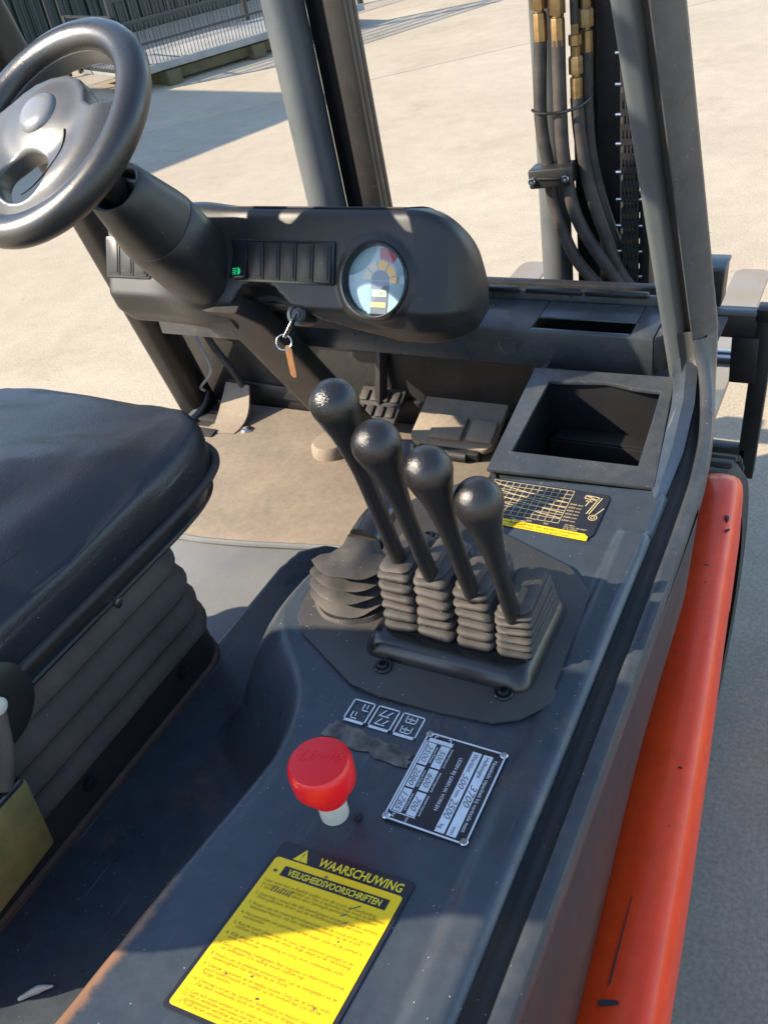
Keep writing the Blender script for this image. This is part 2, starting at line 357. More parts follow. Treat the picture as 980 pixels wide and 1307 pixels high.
b = B(); b.box(cs + pd * 7.1 - pn * 1.3 + V(0, 0, 1.3), (14.2, 2.3, 2.5), (pd, -pn, EZ), bev=.02); obj("container_body", b, 'green_sheet', ct)
# dry leaves on the ground behind the wheel
b = B()
for i in range(260):
    p = V(-7.3 + random.gauss(0, .35), 6.85 + random.gauss(0, .35), .006 + random.random() * .02); a = random.random() * 6.3; s = random.uniform(.012, .035)
    b.prism([p + V(math.cos(a) * s, math.sin(a) * s, 0), p + V(math.cos(a + 2) * s * .6, math.sin(a + 2) * s * .6, .01), p - V(math.cos(a) * s, math.sin(a) * s, 0), p + V(math.cos(a - 2) * s * .6, math.sin(a - 2) * s * .6, 0)], V(0, 0, .002))
obj("dry_leaves", b, 'straw', label="scatter of dry leaves on the concrete behind the steering wheel", cat="leaves", kind='stuff')
# unseen shed added at the left so that its roof throws the shade on the yard
SH = 3.4; Ls = SH / math.tan(SUN_EL); sc0 = V(-4.2 - math.sin(SUN_AZ) * Ls, 7.1 - math.cos(SUN_AZ) * Ls, 0)
u1, u2 = V(-.97, .24, 0).normalized(), V(-.30, -.954, 0).normalized()
sh = thing("shadow_shed", tuple(sc0), "plain grey shed with a flat roof placed unseen at the left to shade the yard", "shed")
b = B(); q = [sc0, sc0 + u1 * 5, sc0 + u1 * 5 + u2 * 7, sc0 + u2 * 7]; b.prism(q, V(0, 0, SH - .15)); obj("wall", b, 'wall', sh)
e = [sc0 - (u1 + u2) * .02, sc0 + u1 * 5.02, sc0 + u1 * 5.02 + u2 * 7.02, sc0 + u2 * 7.02]
b = B(); b.prism([p + V(0, 0, SH - .149) for p in e], V(0, 0, .149)); obj("roof", b, 'cage', sh)

# ================================================================== FORKLIFT
CX = -.80
fl = thing("forklift", (CX, .4, 0), "dark grey and orange forklift seen into its cab, with four black levers", "forklift")

# ---- hood and console as one pressed sheet
def pdist(X, Y, poly):
    P = np.array(poly); d = np.full(X.shape, 1e9); ins = np.zeros(X.shape, bool); n = len(P)
    for i in range(n):
        a, c = P[i], P[(i + 1) % n]; e = c - a; t = np.clip(((X - a[0]) * e[0] + (Y - a[1]) * e[1]) / (e @ e + 1e-12), 0, 1)
        d = np.minimum(d, np.hypot(X - a[0] - t * e[0], Y - a[1] - t * e[1]))
        cr = ((a[1] > Y) != (c[1] > Y)) & (X < (c[0] - a[0]) * (Y - a[1]) / (c[1] - a[1] + 1e-12) + a[0]); ins ^= cr
    return np.where(ins, -d, d)
def smoothpoly(p, it=2):
    for _ in range(it):
        q = []
        for i in range(len(p)):
            a, c = p[i], p[(i + 1) % len(p)]; q += [(a[0] * .75 + c[0] * .25, a[1] * .75 + c[1] * .25), (a[0] * .25 + c[0] * .75, a[1] * .25 + c[1] * .75)]
        p = q
    return p
topP = [(.2, -1), (-.5, -1), (-.47, 0), (-.457, .112), (-.447, .236), (-.432, .355), (-.428, .39), (-.442, .451), (-.472, .49), (-.517, .53), (-.53, .565), (-.528, .638), (-.49, .768), (-.435, .825), (-.399, .86), (.2, .90)]
topP = topP[:2] + smoothpoly(topP, 2)[4:-6] + [(-.399, .858), (.2, .90)]
hoodP = [(.3, -1), (-1.6, -1), (-1.6, .60), (-.76, .60), (-.745, .64), (-.745, .80), (-.735, .85), (-.70, .877), (-.62, .885), (-.5, .88), (-.40, .872), (.3, .872)]
xs = np.linspace(-1.25, -.178, 260); ys = np.linspace(-.45, .93, 330); Xg, Yg = np.meshgrid(xs, ys, indexing='ij')
dt = pdist(Xg, Yg, topP); dh = pdist(Xg, Yg, hoodP)
wid = .045 + .075 * np.exp(-((Yg - .50) / .09) ** 2) + .03 * np.exp(-((Yg - .62) / .10) ** 2)
drop = .20 * sstep((dt + .010) / (wid + .010))
Zg = 1.0 - drop - .156 * sstep((dh + .008) / .035)
Zg += .005 * sstep((Xg + .2145) / .006) * sstep((.79 - Yg) / .012) * (dt < 0)
Zg -= .008 * sstep((Xg + .187) / .009) ** 2                                             # rolled right-hand edge
Zg += .0012 * np.sin(Xg * 31 + 1.3) * np.sin(Yg * 23) * (dt < -.02)
b = B(); b.grid(np.stack([Xg, Yg, Zg], -1))
last = np.stack([Xg[-1], Yg[-1], Zg[-1]], -1); lo = last.copy(); lo[:, 2] -= .03
b.grid(np.stack([last, lo], 0))
hood = obj("hood", b, 'hoodw', fl, sharp=60)
wv = np.exp(-((dt + .004) / .014) ** 2) * sstep((.30 - Yg) / .12) + .55 * np.exp(-((dt - .012) / .03) ** 2) * sstep((.34 - Yg) / .2)
wv = np.concatenate([wv.ravel(), np.zeros(len(hood.data.vertices) - wv.size)])
at = hood.data.attributes.new("wear", 'FLOAT', 'POINT'); at.data.foreach_set('value', wv.astype(np.float32))

# ---- right hand rail, rib and its pillar
pl_dir = V(-.075, -.3, 1).normalized()
path = [V(-.1505, -.45, .984), V(-.1505, .30, .984), V(-.152, .80, .984), V(-.158, .95, .986), V(-.170, 1.04, .995), V(-.184, 1.105, 1.025), V(-.192, 1.125, 1.075)]
path = spline(path, 8)
top_p = path[-1]; path += [top_p + pl_dir * k for k in (.05, .3, .7, 1.02)]
b = B(); rings = []
for i, p in enumerate(path[:-4]):
    t = (path[min(i + 1, len(path) - 5)] - path[max(i - 1, 0)]).normalized(); x = V(1, 0, 0); x = (x - t * x.dot(t)).normalized(); y = t.cross(x); f = min(1, max(0, (p.z - .99) / .08))
    c = p - x * (.0165 + .006 * f); h = .0115 + .002 * f; rings.append([c + x * (u * h) + y * (v * .016) for u, v in ((-1, -.35), (-.6, .1), (0, .25), (.6, .1), (1, -.5), (1, 1.3), (-1, 1.3))])
b.loft(rings); obj("rail_groove", b, 'plate', fl, sharp=60)
b = B(); rings = []
for i, p in enumerate(path):
    t = (path[min(i + 1, len(path) - 1)] - path[max(i - 1, 0)]).normalized(); x = V(1, 0, 0); x = (x - t * x.dot(t)).normalized(); y = t.cross(x)
    f = min(1, max(0, (p.z - .99) / .08)); wx = .0085 + .0035 * f; wy = .016 + .004 * f
    A = ((-1, -.6), (-.75, -.95), (0, -1.05), (.75, -.95), (1, -.6), (1, .6), (.7, 1), (-.7, 1), (-1, .6)); Bq = ((-1.1, -1.1), (-.9, -1.25), (-.55, -1.1), (.2, -.35), (.95, .45), (1.05, .7), (.9, 1), (-.7, 1), (-1.1, .6))
    rings.append([p + x * ((a_[0] * (1 - f) + c_[0] * f) * wx) + y * ((a_[1] * (1 - f) + c_[1] * f) * wy) for a_, c_ in zip(A, Bq)])
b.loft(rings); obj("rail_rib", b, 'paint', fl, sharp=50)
# inner tube of the right pillar
def pillar(base, d, L, r, m, sy=1.):
    b = B(); d = V(d).normalized(); X, Y, Z = frame(d, (1, 0, 0)); rings = []
    for h in (0, L): rings.append([V(base) + d * h + X * p[0] + Y * p[1] for p in rrect(-r, -r * sy, r, r * sy, r * .75, 6)])
    b.loft(rings); return b
obj("front_pillar", pillar((-.2265, 1.185, .955), pl_dir, 1.2, .0150, 'tube', 1.7), 'tube', fl)
b = B(); b.bar(V(-.2075, 1.166, .985), V(-.2075, 1.166, .985) + pl_dir * 1.17, .030, .007, up=(0, 1, 0)); obj("pillar_seal", b, 'plate', fl)
# left pillar
pld = V(.075, -.3, 1).normalized()
obj("front_pillar", pillar((-1.372, 1.40, .62), pld, 1.5, .034, 'mast', 1.2), 'mast', fl)
# overhead guard
b = B()
ty = 2.12
for x, dd, y0, z0 in ((-.187, -.075, 1.125, 1.075), (-1.372, .075, 1.40, .62)): pass
xr, xl = -.187 - .075 * 1.0, -1.372 + .075 * 1.4
yF = .80
b.bar((xl, yF, ty), (xr, yF, ty), .06, .05); b.bar((xl, -.75, ty), (xr, -.75, ty), .06, .05)
for x in (xl, xr): b.bar((x, -.75, ty), (x, yF, ty), .05, .06)
obj("roof_frame", b, 'mast', fl)
for k in range(6):
    b = B(); x = xl + (xr - xl) * (k + 1) / 7; b.bar((x, -.74, ty + .01), (x, yF - .01, ty + .01), .02, .03); obj("roof_bar", b, 'mast', fl)
for x in (xl - .03, xr + .03):
    b = B(); b.bar((x, -.80, .75), (x, -.75, ty), .06, .06); obj("rear_pillar", b, 'mast', fl)

# ---- grey side panel and orange sill
ys_ = [-.45, .0, .382, .66, .841, 1.067, 1.20, 1.335]
xi = [-.118, -.13, -.146, -.166, -.174, -.190, -.199, -.206]; xo = [-.035, -.052, -.071, -.091, -.106, -.127, -.139, -.151]
b = B(); rings = []
for y in np.linspace(-.45, 1.30, 40):
    x0 = np.interp(y, ys_, xi); xt = -.1425 if y < .86 else -.1425 - (y - .86) * .16; zt = .984 if y < .9 else .984 + (y - .9) * .05
    rings.append([V(xt, y, zt), V(xt - .001 + .0, y, .965), V(xt * .5 + x0 * .5 + .006, y, .85), V(x0 + .001, y, .735), V(x0 - .004, y, .70), V(x0 - .04, y, .70), V(xt - .02, y, .95)])
b.loft(rings); obj("side_panel", b, 'panel', fl)
b = B(); rings = []
for y in np.concatenate([np.linspace(-.45, 1.29, 40), [1.31, 1.325, 1.333, 1.336]]):
    a, c = np.interp(y, ys_, xi), np.interp(y, ys_, xo); ww = c - a; e = max(0, (y - 1.29) / .046); dz = -.035 * (1 - math.sqrt(max(0, 1 - e * e)))
    z = .72 + dz
    rings.append([V(a - .02, y, z - .02), V(a, y, z), V(a + ww * .45, y, z + .003), V(a + ww * .70, y, z + .001), V(a + ww * .86, y, z - .005), V(a + ww * .96, y, z - .016), V(c, y, z - .034), V(c + .001, y, z - .12), V(c - .004, y, z - .30), V(a - .02, y, z - .30)])
b.loft(rings); obj("side_sill", b, 'orange', fl, sharp=55)
# paint chips on the sill
for (px_, py_, s, a) in ((-.125, .405, .009, .3), (-.155, 1.19, .006, 1.9), (-.150, 1.16, .004, .8), (-.110, .34, .005, 1.2), (-.098, .30, .007, .9), (-.163, 1.07, .003, 0), (-.120, .70, .002, 0)):
    n_ = 9; c = V(px_, py_, .7233); s *= .75; pr = []
    for k in range(n_):
        th = 2 * math.pi * k / n_; rr = s * random.uniform(.6, 1.25); q = V(math.cos(th) * rr * 1.7, math.sin(th) * rr * .6, 0); q.rotate(Matrix.Rotation(a, 3, 'Z')); pr.append(c + q)
    b = B(); b.prism(pr, V(0, 0, -.004)); obj("paint_chip", b, 'inkdark', fl)
b = B(); b.prism([V(-.1305, .52, .7234), V(-.1298, .52, .7234), V(-.1265, .425, .7234), V(-.1280, .42, .7234)], V(0, 0, -.004)); obj("scratch", b, 'inkdark', fl)
# front wheel
def wheel(cx, cy, r, wdt):
    b = B(); pr = [(r - .10, -wdt / 2), (r - .03, -wdt / 2), (r - .008, -wdt / 2 + .02), (r, -wdt / 2 + .05), (r, wdt / 2 - .05), (r - .008, wdt / 2 - .02), (r - .03, wdt / 2), (r - .10, wdt / 2)]
    b.lathe(pr, (cx, cy, r), (1, 0, 0), 56, x=(0, 1, 0), caps=(False, False)); o = obj("front_wheel", b, 'tyre', fl)
    for k in range(44):
        a = 2 * math.pi * k / 44; c = V(cx, cy + math.cos(a) * (r + .003), r + math.sin(a) * (r + .003)); rad = V(0, math.cos(a), math.sin(a))
        if k == 0: bb = B(); bb.box((0, 0, 0), (wdt * .82, .022, .012), bev=.003); base = bb
        pass
    b = B(); b.lathe([(.02, 0), (r - .12, 0), (r - .10, wdt * .3), (r - .10, wdt / 2 - .01), (r - .13, wdt / 2 - .005), (r - .15, wdt / 2 - .04), (.05, wdt / 2 - .05)], (cx, cy, r), (1, 0, 0), 40, x=(0, 1, 0)); obj("rim", b, 'orange', o)
    b = B()
    for k in range(40):
        a = 2 * math.pi * k / 40; rad = V(0, math.cos(a), math.sin(a)); tg = V(0, -math.sin(a), math.cos(a)); b.box(V(cx, cy, r) + rad * (r + .002), (wdt * .86, .026, .012), (EX, tg, rad), bev=.003)
    obj("tread", b, 'tyre', o)
wheel(-.272, 1.345, .330, .20); wheel(-1.345, 1.345, .330, .20)

# ---- floor, mat, bulkhead
b = B(); b.box((-1.02, 1.0, .635), (.80, 1.0, .03), bev=.003); obj("floor_plate", b, 'floor', fl)
mp = [(-1.40, .90), (-1.14, .962), (-1.05, .972), (-.95, .988), (-.835, 1.012), (-.60, 1.06), (-.60, 1.43), (-1.40, 1.43)]
b = B(); b.prism([V(x, y, .6505) for x, y in mp], V(0, 0, .008), bev=.002); fm = obj("floor_mat", b, 'mat', fl)
b = B(); pr = [V(-1.40, .90, .655), V(-1.14, .958, .655), V(-1.05, .968, .655), V(-.95, .984, .655), V(-.835, 1.008, .655), V(-.60, 1.055, .655)]; b.tube(pr, .006, 8, smooth=4); obj("mat_edge", b, 'floor', fm)
for x, y in ((-1.194, 1.326), (-1.30, 1.08)):
    b = B(); b.lathe([(.014, 0), (.0135, .003), (.010, .006), (.004, .0075)], (x, y, .6585), (0, 0, 1), 14); obj("bolt", b, 'chrome', fm)
b = B(); b.box((-.86, 1.445, .82), (1.10, .02, .338), bev=.003); b.box((-.95, 1.432, .70), (.70, .012, .035), bev=.004); b.box((-.95, 1.434, .90), (.66, .008, .16), bev=.004); obj("bulkhead", b, 'bulk', fl)
b = B(); b.box((-1.41, 1.03, .80), (.02, .82, .0), bev=0) if False else b.tube([V(-1.355, 1.40, .73), V(-1.34, 1.385, .70), V(-1.345, 1.34, .672), V(-1.375, 1.27, .66), V(-1.40, 1.1, .655), V(-1.40, .7, .65)], .011, 8, smooth=5); obj("entry_lip", b, 'tube', fl)
# turned up flap of mat beside the pillar
b = B(); A0, A1, T0, T1 = V(-1.271, 1.296, .660), V(-1.214, 1.304, .660), V(-1.284, 1.405, .728), V(-1.222, 1.405, .726)
rings = []
for f in np.linspace(0, 1, 7):
    l = A0.lerp(T0, f) + V(-.004 * math.sin(f * 3.1), 0, -.012 * math.sin(f * 3.1)); r_ = A1.lerp(T1, f) + V(.012 * math.sin(f * 3.1), 0, -.016 * math.sin(f * 3.1)); rings.append([l, r_, r_ + V(0, .004, -.004), l + V(0, .004, -.004)])
b.loft(rings); obj("mat_flap", b, 'mat', fl)
# wiring by the left pillar
b = B(); b.tube([V(-1.315, 1.385, .86), V(-1.30, 1.375, .83), V(-1.285, 1.372, .79), V(-1.292, 1.37, .765), V(-1.325, 1.365, .733), V(-1.322, 1.37, .72)], .0035, 8, smooth=6); obj("cable", b, 'wire', fl)
b = B(); b.tube([V(-1.30, 1.40, .86), V(-1.285, 1.40, .82), V(-1.25, 1.40, .76), V(-1.235, 1.41, .70)], .008, 8, smooth=5); b.tube([V(-1.27, 1.41, .845), V(-1.2, 1.42, .842), V(-1.14, 1.42, .835)], .009, 8, smooth=4); obj("cable", b, 'rubber', fl)
# pedals
b = B(); o_, ux, uy = V(-.885, 1.40, .715), V(1, 0, 0), V(0, .85, .45).normalized(); un = ux.cross(uy)
b.box(o_, (.105, .085, .014), (ux, uy, un), bev=.005); pd1 = obj("brake_pedal", b, 'rubber', fl)
for i in range(4):
    for j in range(2):
        b = B(); b.box(o_ + un * .009 + ux * (-.036 + i * .024) + uy * (-.018 + j * .036), (.016, .026, .006), (ux, uy, un), bev=.002); obj("tread_block", b, 'rubber', pd1)
b = B(); b.bar(o_ - un * .01, V(-.87, 1.43, .86), .02, .02); obj("pedal_arm", b, 'dark', pd1)
b = B(); o_ = V(-.70, 1.405, .70); uy = V(0, .93, .36).normalized(); un = ux.cross(uy)
pr = rrect(-.09, -.075, .09, .075, .022); b.prism(pts3(pr, o_, ux, uy), un * .016, bev=.004); pd2 = obj("drive_pedal", b, 'mat', fl)
b = B(); b.box(o_ + un * .02 + uy * -.035 + ux * -.012, (.07, .055, .014), (ux, uy, un), bev=.004); obj("pedal_pad", b, 'mat', pd2)
b = B(); b.box(o_ + un * .02 + uy * -.035 + ux * .06, (.055, .05, .012), (ux, uy, un), bev=.004); obj("pedal_pad", b, 'mat', pd2)
b = B(); b.box(o_ - un * .002 + uy * -.079, (.13, .016, .026), (ux, uy, un), bev=.004); b.lathe([(.012, -.02), (.012, .02)], o_ + uy * -.085 + ux * .02, (1, 0, 0), 12); obj("pedal_hinge", b, 'dark', pd2)
b = B(); b.lathe([(.040, 0), (.040, .022), (.034, .03), (.02, .032)], (-.955, 1.295, .655), (0, 0, 1), 22); obj("floor_button", b, 'mat', fl)

# ---- shelf above the bulkhead
b = B(); shp = [(1.160, .992), (1.160, 1.034), (1.166, 1.041), (1.262, 1.041), (1.262, 1.052), (1.275, 1.052), (1.275, .992)]
SX0, SX1 = -1.18, -.268
slot = (-.450, 1.170, -.302, 1.205)
# the slotted top is built from strips so that the slot is an opening
b.box(((SX0 + slot[0]) / 2, 1.2105, 1.039), (slot[0] - SX0, .099, .004), bev=.003)
b.box(((SX1 + slot[2]) / 2, 1.2105, 1.039), (SX1 - slot[2], .099, .004), bev=.003)
b.box(((slot[0] + slot[2]) / 2, (1.161 + slot[1]) / 2, 1.0388), (slot[2] - slot[0], slot[1] - 1.161, .004), bev=.002)
b.box(((slot[0] + slot[2]) / 2, (1.26 + slot[3]) / 2, 1.0388), (slot[2] - slot[0], 1.26 - slot[3], .004), bev=.002)
b.box(((SX0 + SX1) / 2, 1.1625, 1.010), (SX1 - SX0, .006, .060), bev=.002)
b.box(((SX0 + SX1) / 2, 1.2685, 1.02), (SX1 - SX0, .010, .066), bev=.002)
b.prism([V(SX1 + .0005, 1.160, .982), V(SX1 + .036, 1.205, .982), V(SX1 + .036, 1.262, .982), V(SX1 + .0005, 1.262, .982)], V(0, 0, .0585), bev=.003)
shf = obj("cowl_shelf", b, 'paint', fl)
b = B(); b.box(((slot[0] + slot[2]) / 2, 1.225, .990), (.20, .085, .004), bev=0); b.box(((slot[0] + slot[2]) / 2, 1.262, 1.012), (.20, .002, .045), bev=0); obj("slot_floor", b, 'dark', shf)
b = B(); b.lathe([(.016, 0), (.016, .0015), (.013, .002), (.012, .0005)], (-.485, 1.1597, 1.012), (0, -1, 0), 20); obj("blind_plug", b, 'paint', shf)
for x0_, x1_ in ((-.56, -.50), (-.49, -.40), (-.395, -.30)):
    b = B(); b.box(((x0_ + x1_) / 2, 1.263, 1.056), (x1_ - x0_, .012, .008), bev=.002); obj("top_lip", b, 'mast', shf)
b = B(); b.tube([V(-.335, 1.12, .967), V(-.27, 1.15, .955), V(-.22, 1.16, .948)], .0035, 7); obj("stick", b, 'wood', None, label="pale thin stick wedged under the shelf beside the right pillar", cat="stick")

# ---- cubby box with its frame
FS = .03
fz = lambda y: 1.0 + (y - .865) * FS
out = [(-.402, .862), (-.198, .872), (-.214, 1.0), (-.228, 1.115), (-.424, 1.108)]
hole = [(-.386, .902), (-.2235, .906), (-.230, 1.0), (-.2365, 1.078), (-.275, 1.080), (-.315, 1.089), (-.355, 1.083), (-.394, 1.078)]
b = B(); me = curve_mesh([out, hole], .0018, .0012, 1)
me2 = me
place(b, me2, (0, .865, .9975), (1, 0, 0), (0, 1, FS))
for v in b.bm.verts: pass
bb = b.bm
# curve coordinates were laid out in plan, so shift back by the pivot
for v in bb.verts:
    yy = v.co.y; v.co = Vector((v.co.x, v.co.y - .865 / math.sqrt(1 + .0009 ** 1), v.co.z - .865 * FS / math.sqrt(1 + .0009 ** 1)))
for v in bb.verts: v.co.z = fz(v.co.y) + (v.co.z - fz(v.co.y)) 
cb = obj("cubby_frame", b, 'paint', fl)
b = B(); n = len(out)
b = B()
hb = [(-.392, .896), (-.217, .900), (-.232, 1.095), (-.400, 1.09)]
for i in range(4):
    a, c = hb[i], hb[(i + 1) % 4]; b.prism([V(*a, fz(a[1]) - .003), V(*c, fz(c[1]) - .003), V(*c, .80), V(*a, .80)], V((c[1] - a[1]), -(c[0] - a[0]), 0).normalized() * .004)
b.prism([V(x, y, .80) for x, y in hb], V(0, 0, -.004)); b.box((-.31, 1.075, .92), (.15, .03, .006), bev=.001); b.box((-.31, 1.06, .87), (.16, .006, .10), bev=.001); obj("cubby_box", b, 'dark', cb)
b = B(); b.prism([V(-.345, .925, .83), V(-.315, .915, .83), V(-.305, .935, .84), V(-.335, .945, .85)], V(0, 0, .003)); obj("paper_scrap", b, 'paper', None, label="small crumpled paper scrap lying inside the dark open cubby", cat="paper")
# outer side wall of the cubby down to the floor
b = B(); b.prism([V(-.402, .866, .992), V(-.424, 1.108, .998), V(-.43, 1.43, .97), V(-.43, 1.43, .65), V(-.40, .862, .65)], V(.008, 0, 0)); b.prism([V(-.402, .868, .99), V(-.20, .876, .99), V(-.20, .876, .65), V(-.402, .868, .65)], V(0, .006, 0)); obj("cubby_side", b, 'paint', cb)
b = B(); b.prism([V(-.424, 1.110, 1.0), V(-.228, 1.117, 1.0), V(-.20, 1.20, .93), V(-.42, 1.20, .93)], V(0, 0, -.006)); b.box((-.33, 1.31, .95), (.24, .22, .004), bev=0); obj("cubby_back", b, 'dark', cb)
# blue corner plate between cubby and pillar
b = B(); rings = []
for y, x0_, x1_, z0_, z1_ in ((.80, -.2, -.182, .992, .990), (.865, -.198, -.182, .999, .993), (.95, -.206, -.181, 1.002, .998), (1.05, -.217, -.188, 1.006, 1.010), (1.115, -.229, -.198, 1.010, 1.03), (1.165, -.243, -.200, 1.012, 1.045)):
    rings.append([V(x0_, y, z0_), V((x0_ + x1_) / 2, y, max(z0_, z1_) + .004), V(x1_, y, z1_), V(x1_, y, z1_ - .05), V(x0_, y, z0_ - .05)])
b.loft(rings); obj("corner_plate", b, 'hood', fl)

# ---- lever plate, collar, boots and levers
lp = [(-.212, .67), (-.212, .653), (-.203, .52), (-.211, .509), (-.225, .492), (-.247, .480), (-.302, .475), (-.365, .475), (-.395, .480), (-.479, .526), (-.497, .546), (-.507, .582), (-.503, .66), (-.466, .767), (-.428, .770), (-.323, .735), (-.245, .704)]
b = B(); b.prism([V(x, y, 1.0012) for x, y in lp], V(0, 0, .0035), bev=.001); lpo = obj("lever_plate", b, 'plate', fl)
for x, y in ((-.373, .509), (-.249, .515), (-.414, .708)):
    b = B(); b.lathe([(.0095, 0), (.0095, .002), (.0085, .003), (.0070, .003), (.0062, .0012), (.0061, .0012), (.0055, .005), (.0036, .0055), (.0030, .002), (.0005, .002)], (x, y, 1.0045), (0, 0, 1), 18); obj("hex_screw", b, 'gloss', lpo)
b = B(); rings = []
for z, g in ((1.004, .005), (1.009, .004), (1.018, -.001), (1.0225, -.005), (1.0235, -.010)):
    rings.append([V(x, y, z) for x, y in rrect(-.398 - g, .523 - g, -.231 + g, .645 + g, .016, 5)])
b.loft(rings); obj("boot_collar", b, 'gloss', lpo)
LV = [(-.370, (.577, 1.100), (.520, 1.300), 1.096), (-.331, (.565, 1.104), (.509, 1.274), 1.099), (-.289, (.561, 1.099), (.509, 1.2555), 1.094), (-.250, (.560, 1.083), (.512, 1.230), 1.078)]
lab = ["leftmost", "second", "third", "rightmost"]
for x, (yb, zb), (yk, zk), zt in LV:
    base = V(x, yb - .004, zb - .02); kn = V(x, yk, zk); ax = (kn - base); L = ax.length; ax.normalize()
    pr = [(.0080, 0), (.0080, L * .25), (.0083, L - .100), (.0089, L - .078), (.0103, L - .060), (.0120, L - .044), (.0142, L - .029), (.0171, L - .017)]
    pr += [(.0204 * math.cos(t), L + .0204 * math.sin(t)) for t in (R(-22), R(-8), R(8), R(24), R(40), R(56), R(70), R(82), R(88))]
    b = B(); b.lathe(pr[:4], base, ax, 22, caps=(True, False)); lv = obj("control_lever", b, 'knob', fl, sharp=70)
    b = B(); b.lathe(pr[3:], base, ax, 30, caps=(False, True)); obj("knob", b, 'knob', lv, sharp=70)
    xb = {-.370: -.3665, -.331: -.3285, -.289: -.2875, -.250: -.2490}[x]
    b = B(); rings = []; nf = 6; z0 = 1.022
    def ring(z, f, g):
        cx = xb + (x - xb) * f; cy = .586 + (.583 - .586) * f; hx = .0182 - .0012 * f; hy = .044 - .011 * f
        return [V(cx + p[0], cy + p[1], z) for p in rrect(-hx - g, -hy - g, hx + g, hy + g, .0085, 5)]
    rings.append(ring(z0, 0, .0))
    zh = (zt - .006 - z0) / nf
    for k in range(nf):
        f = k / nf; zz = z0 + zh * k
        rings += [ring(zz + zh * .05, f, -.0050), ring(zz + zh * .20, f, -.0016), ring(zz + zh * .38, f, .0004), ring(zz + zh * .58, f, .0012), ring(zz + zh * .76, f, .0006), ring(zz + zh * .90, f, -.0012), ring(zz + zh * .99, f, -.0042)]
    rings += [ring(zt - .003, 1, -.001), ring(zt, 1, -.004)]
    X2 = rings[-1]; cc = V(x, yb - .002, zt + .004); rings.append([cc + (p - cc) * .50 + V(0, 0, -.001) for p in X2]); rings.append([cc + (p - cc) * .34 + V(0, 0, .006) for p in X2])
    b.loft(rings); wobble(b, .0026, 42, x * 50); wobble(b, .0009, 120, x * 50); obj("rubber_boot", b, 'rubber', lv, sharp=50)
# gear lever in the big boot
b = B(); rings = []; n = 40
def er(cx, cy, z, rx, ry, tilt, wav):
    return [V(cx + rx * math.cos(t), cy + ry * math.sin(t), z + tilt * math.sin(t) * ry + wav * math.cos(2 * t) * .006) for t in (2 * math.pi * k / n for k in range(n))]
def er(cx, cy, z, rx, ry, tilt, wav):
    return [V(cx + rx * math.cos(t), cy + ry * math.sin(t), z + tilt * math.sin(t) * ry + (.30 if wav else 0) * rx * (max(0, math.cos(t)) ** 2 - .2) + .0035 * wav * math.sin(2 * t + .4)) for t in (2 * math.pi * k / n for k in range(n))]
zz = 1.004
rings.append(er(-.449, .590, zz, .046, .042, 0, 0)); rings.append(er(-.449, .590, zz + .005, .043, .039, 0, 0))
for k in range(4):
    f = k / 3; cx, cy = -.452 + .006 * f, .598 + .006 * f; tl = -.12 - .12 * k; ry_ = .044; z = 1.0135 + .0168 * k + tl * ry_; g = 1 - .04 * f
    rings += [er(cx, cy, z - .0055, .033 * g, .028 * g, tl, .5), er(cx, cy, z - .0008, .0490 * g, .0415 * g, tl, 1), er(cx, cy, z + .0012, .0515 * g, ry_ * g, tl, 1), er(cx, cy, z + .0030, .0490 * g, .0415 * g, tl, 1), er(cx, cy, z + .0085, .034 * g, .028 * g, tl, .5)]
rings += [er(-.443, .614, 1.058, .022, .020, -.5, 0), er(-.442, .624, 1.066, .018, .016, -.5, 0)]
b.loft(rings); wobble(b, .0022, 45); gl = obj("gear_lever_boot", b, 'rubber', fl, sharp=60)
b = B(); b.tube([V(-.442, .625, 1.060), V(-.441, .645, 1.066), V(-.441, .675, 1.070), V(-.44, .705, 1.084), V(-.44, .728, 1.102), V(-.44, .738, 1.111)], [.020, .0185, .0150, .0115, .0125, .009], 18, smooth=5); obj("gear_lever", b, 'gloss', gl)

# ---- decals, plates, red knob
Z0 = 1.0012
def flatbox(b, x0, y0, x1, y1, z, h=.0003, mi=0):
    b.prism([V(x0, y0, z), V(x1, y0, z), V(x1, y1, z), V(x0, y1, z)], V(0, 0, h), mi)
# rating plate (reads from the driver's seat: lines run towards -Y)
X0, X1, Y0, Y1 = -.2985, -.2215, .3575, .4535
b = B(); b.prism([V(x, y, Z0) for x, y in rrect(X0, Y0, X1, Y1, .003, 3)], V(0, 0, .001)); rp = obj("rating_plate", b, 'decal', fl)
zt = Z0 + .0011
b = B()
for q in ((X0 + .0007, Y0 + .0007, X1 - .0007, Y0 + .0022), (X0 + .0007, Y1 - .0022, X1 - .0007, Y1 - .0007), (X0 + .0007, Y0 + .0007, X0 + .0022, Y1 - .0007), (X1 - .0022, Y0 + .0007, X1 - .0007, Y1 - .0007)): flatbox(b, *q, zt)
W_ = lambda v: X0 + v                       # v across (left to right), u down (from the far end)
U_ = lambda u: Y1 - u
flatbox(b, W_(.0575), U_(.092), W_(.0660), U_(.008), zt); flatbox(b, W_(.0470), U_(.092), W_(.0555), U_(.008), zt)
cells = [(.0115, .0355), (.0375, .0605), (.0625, .0860)]
for a, c in cells: flatbox(b, W_(.0180), U_(c), W_(.0265), U_(a), zt); flatbox(b, W_(.0055), U_(c), W_(.0135), U_(a), zt)
flatbox(b, W_(.0030), U_(.0875), W_(.0045), U_(.006), zt); flatbox(b, W_(.0030), U_(.0105), W_(.0275), U_(.0065), zt); flatbox(b, W_(.0030), U_(.0875), W_(.0270), U_(.0867), zt)
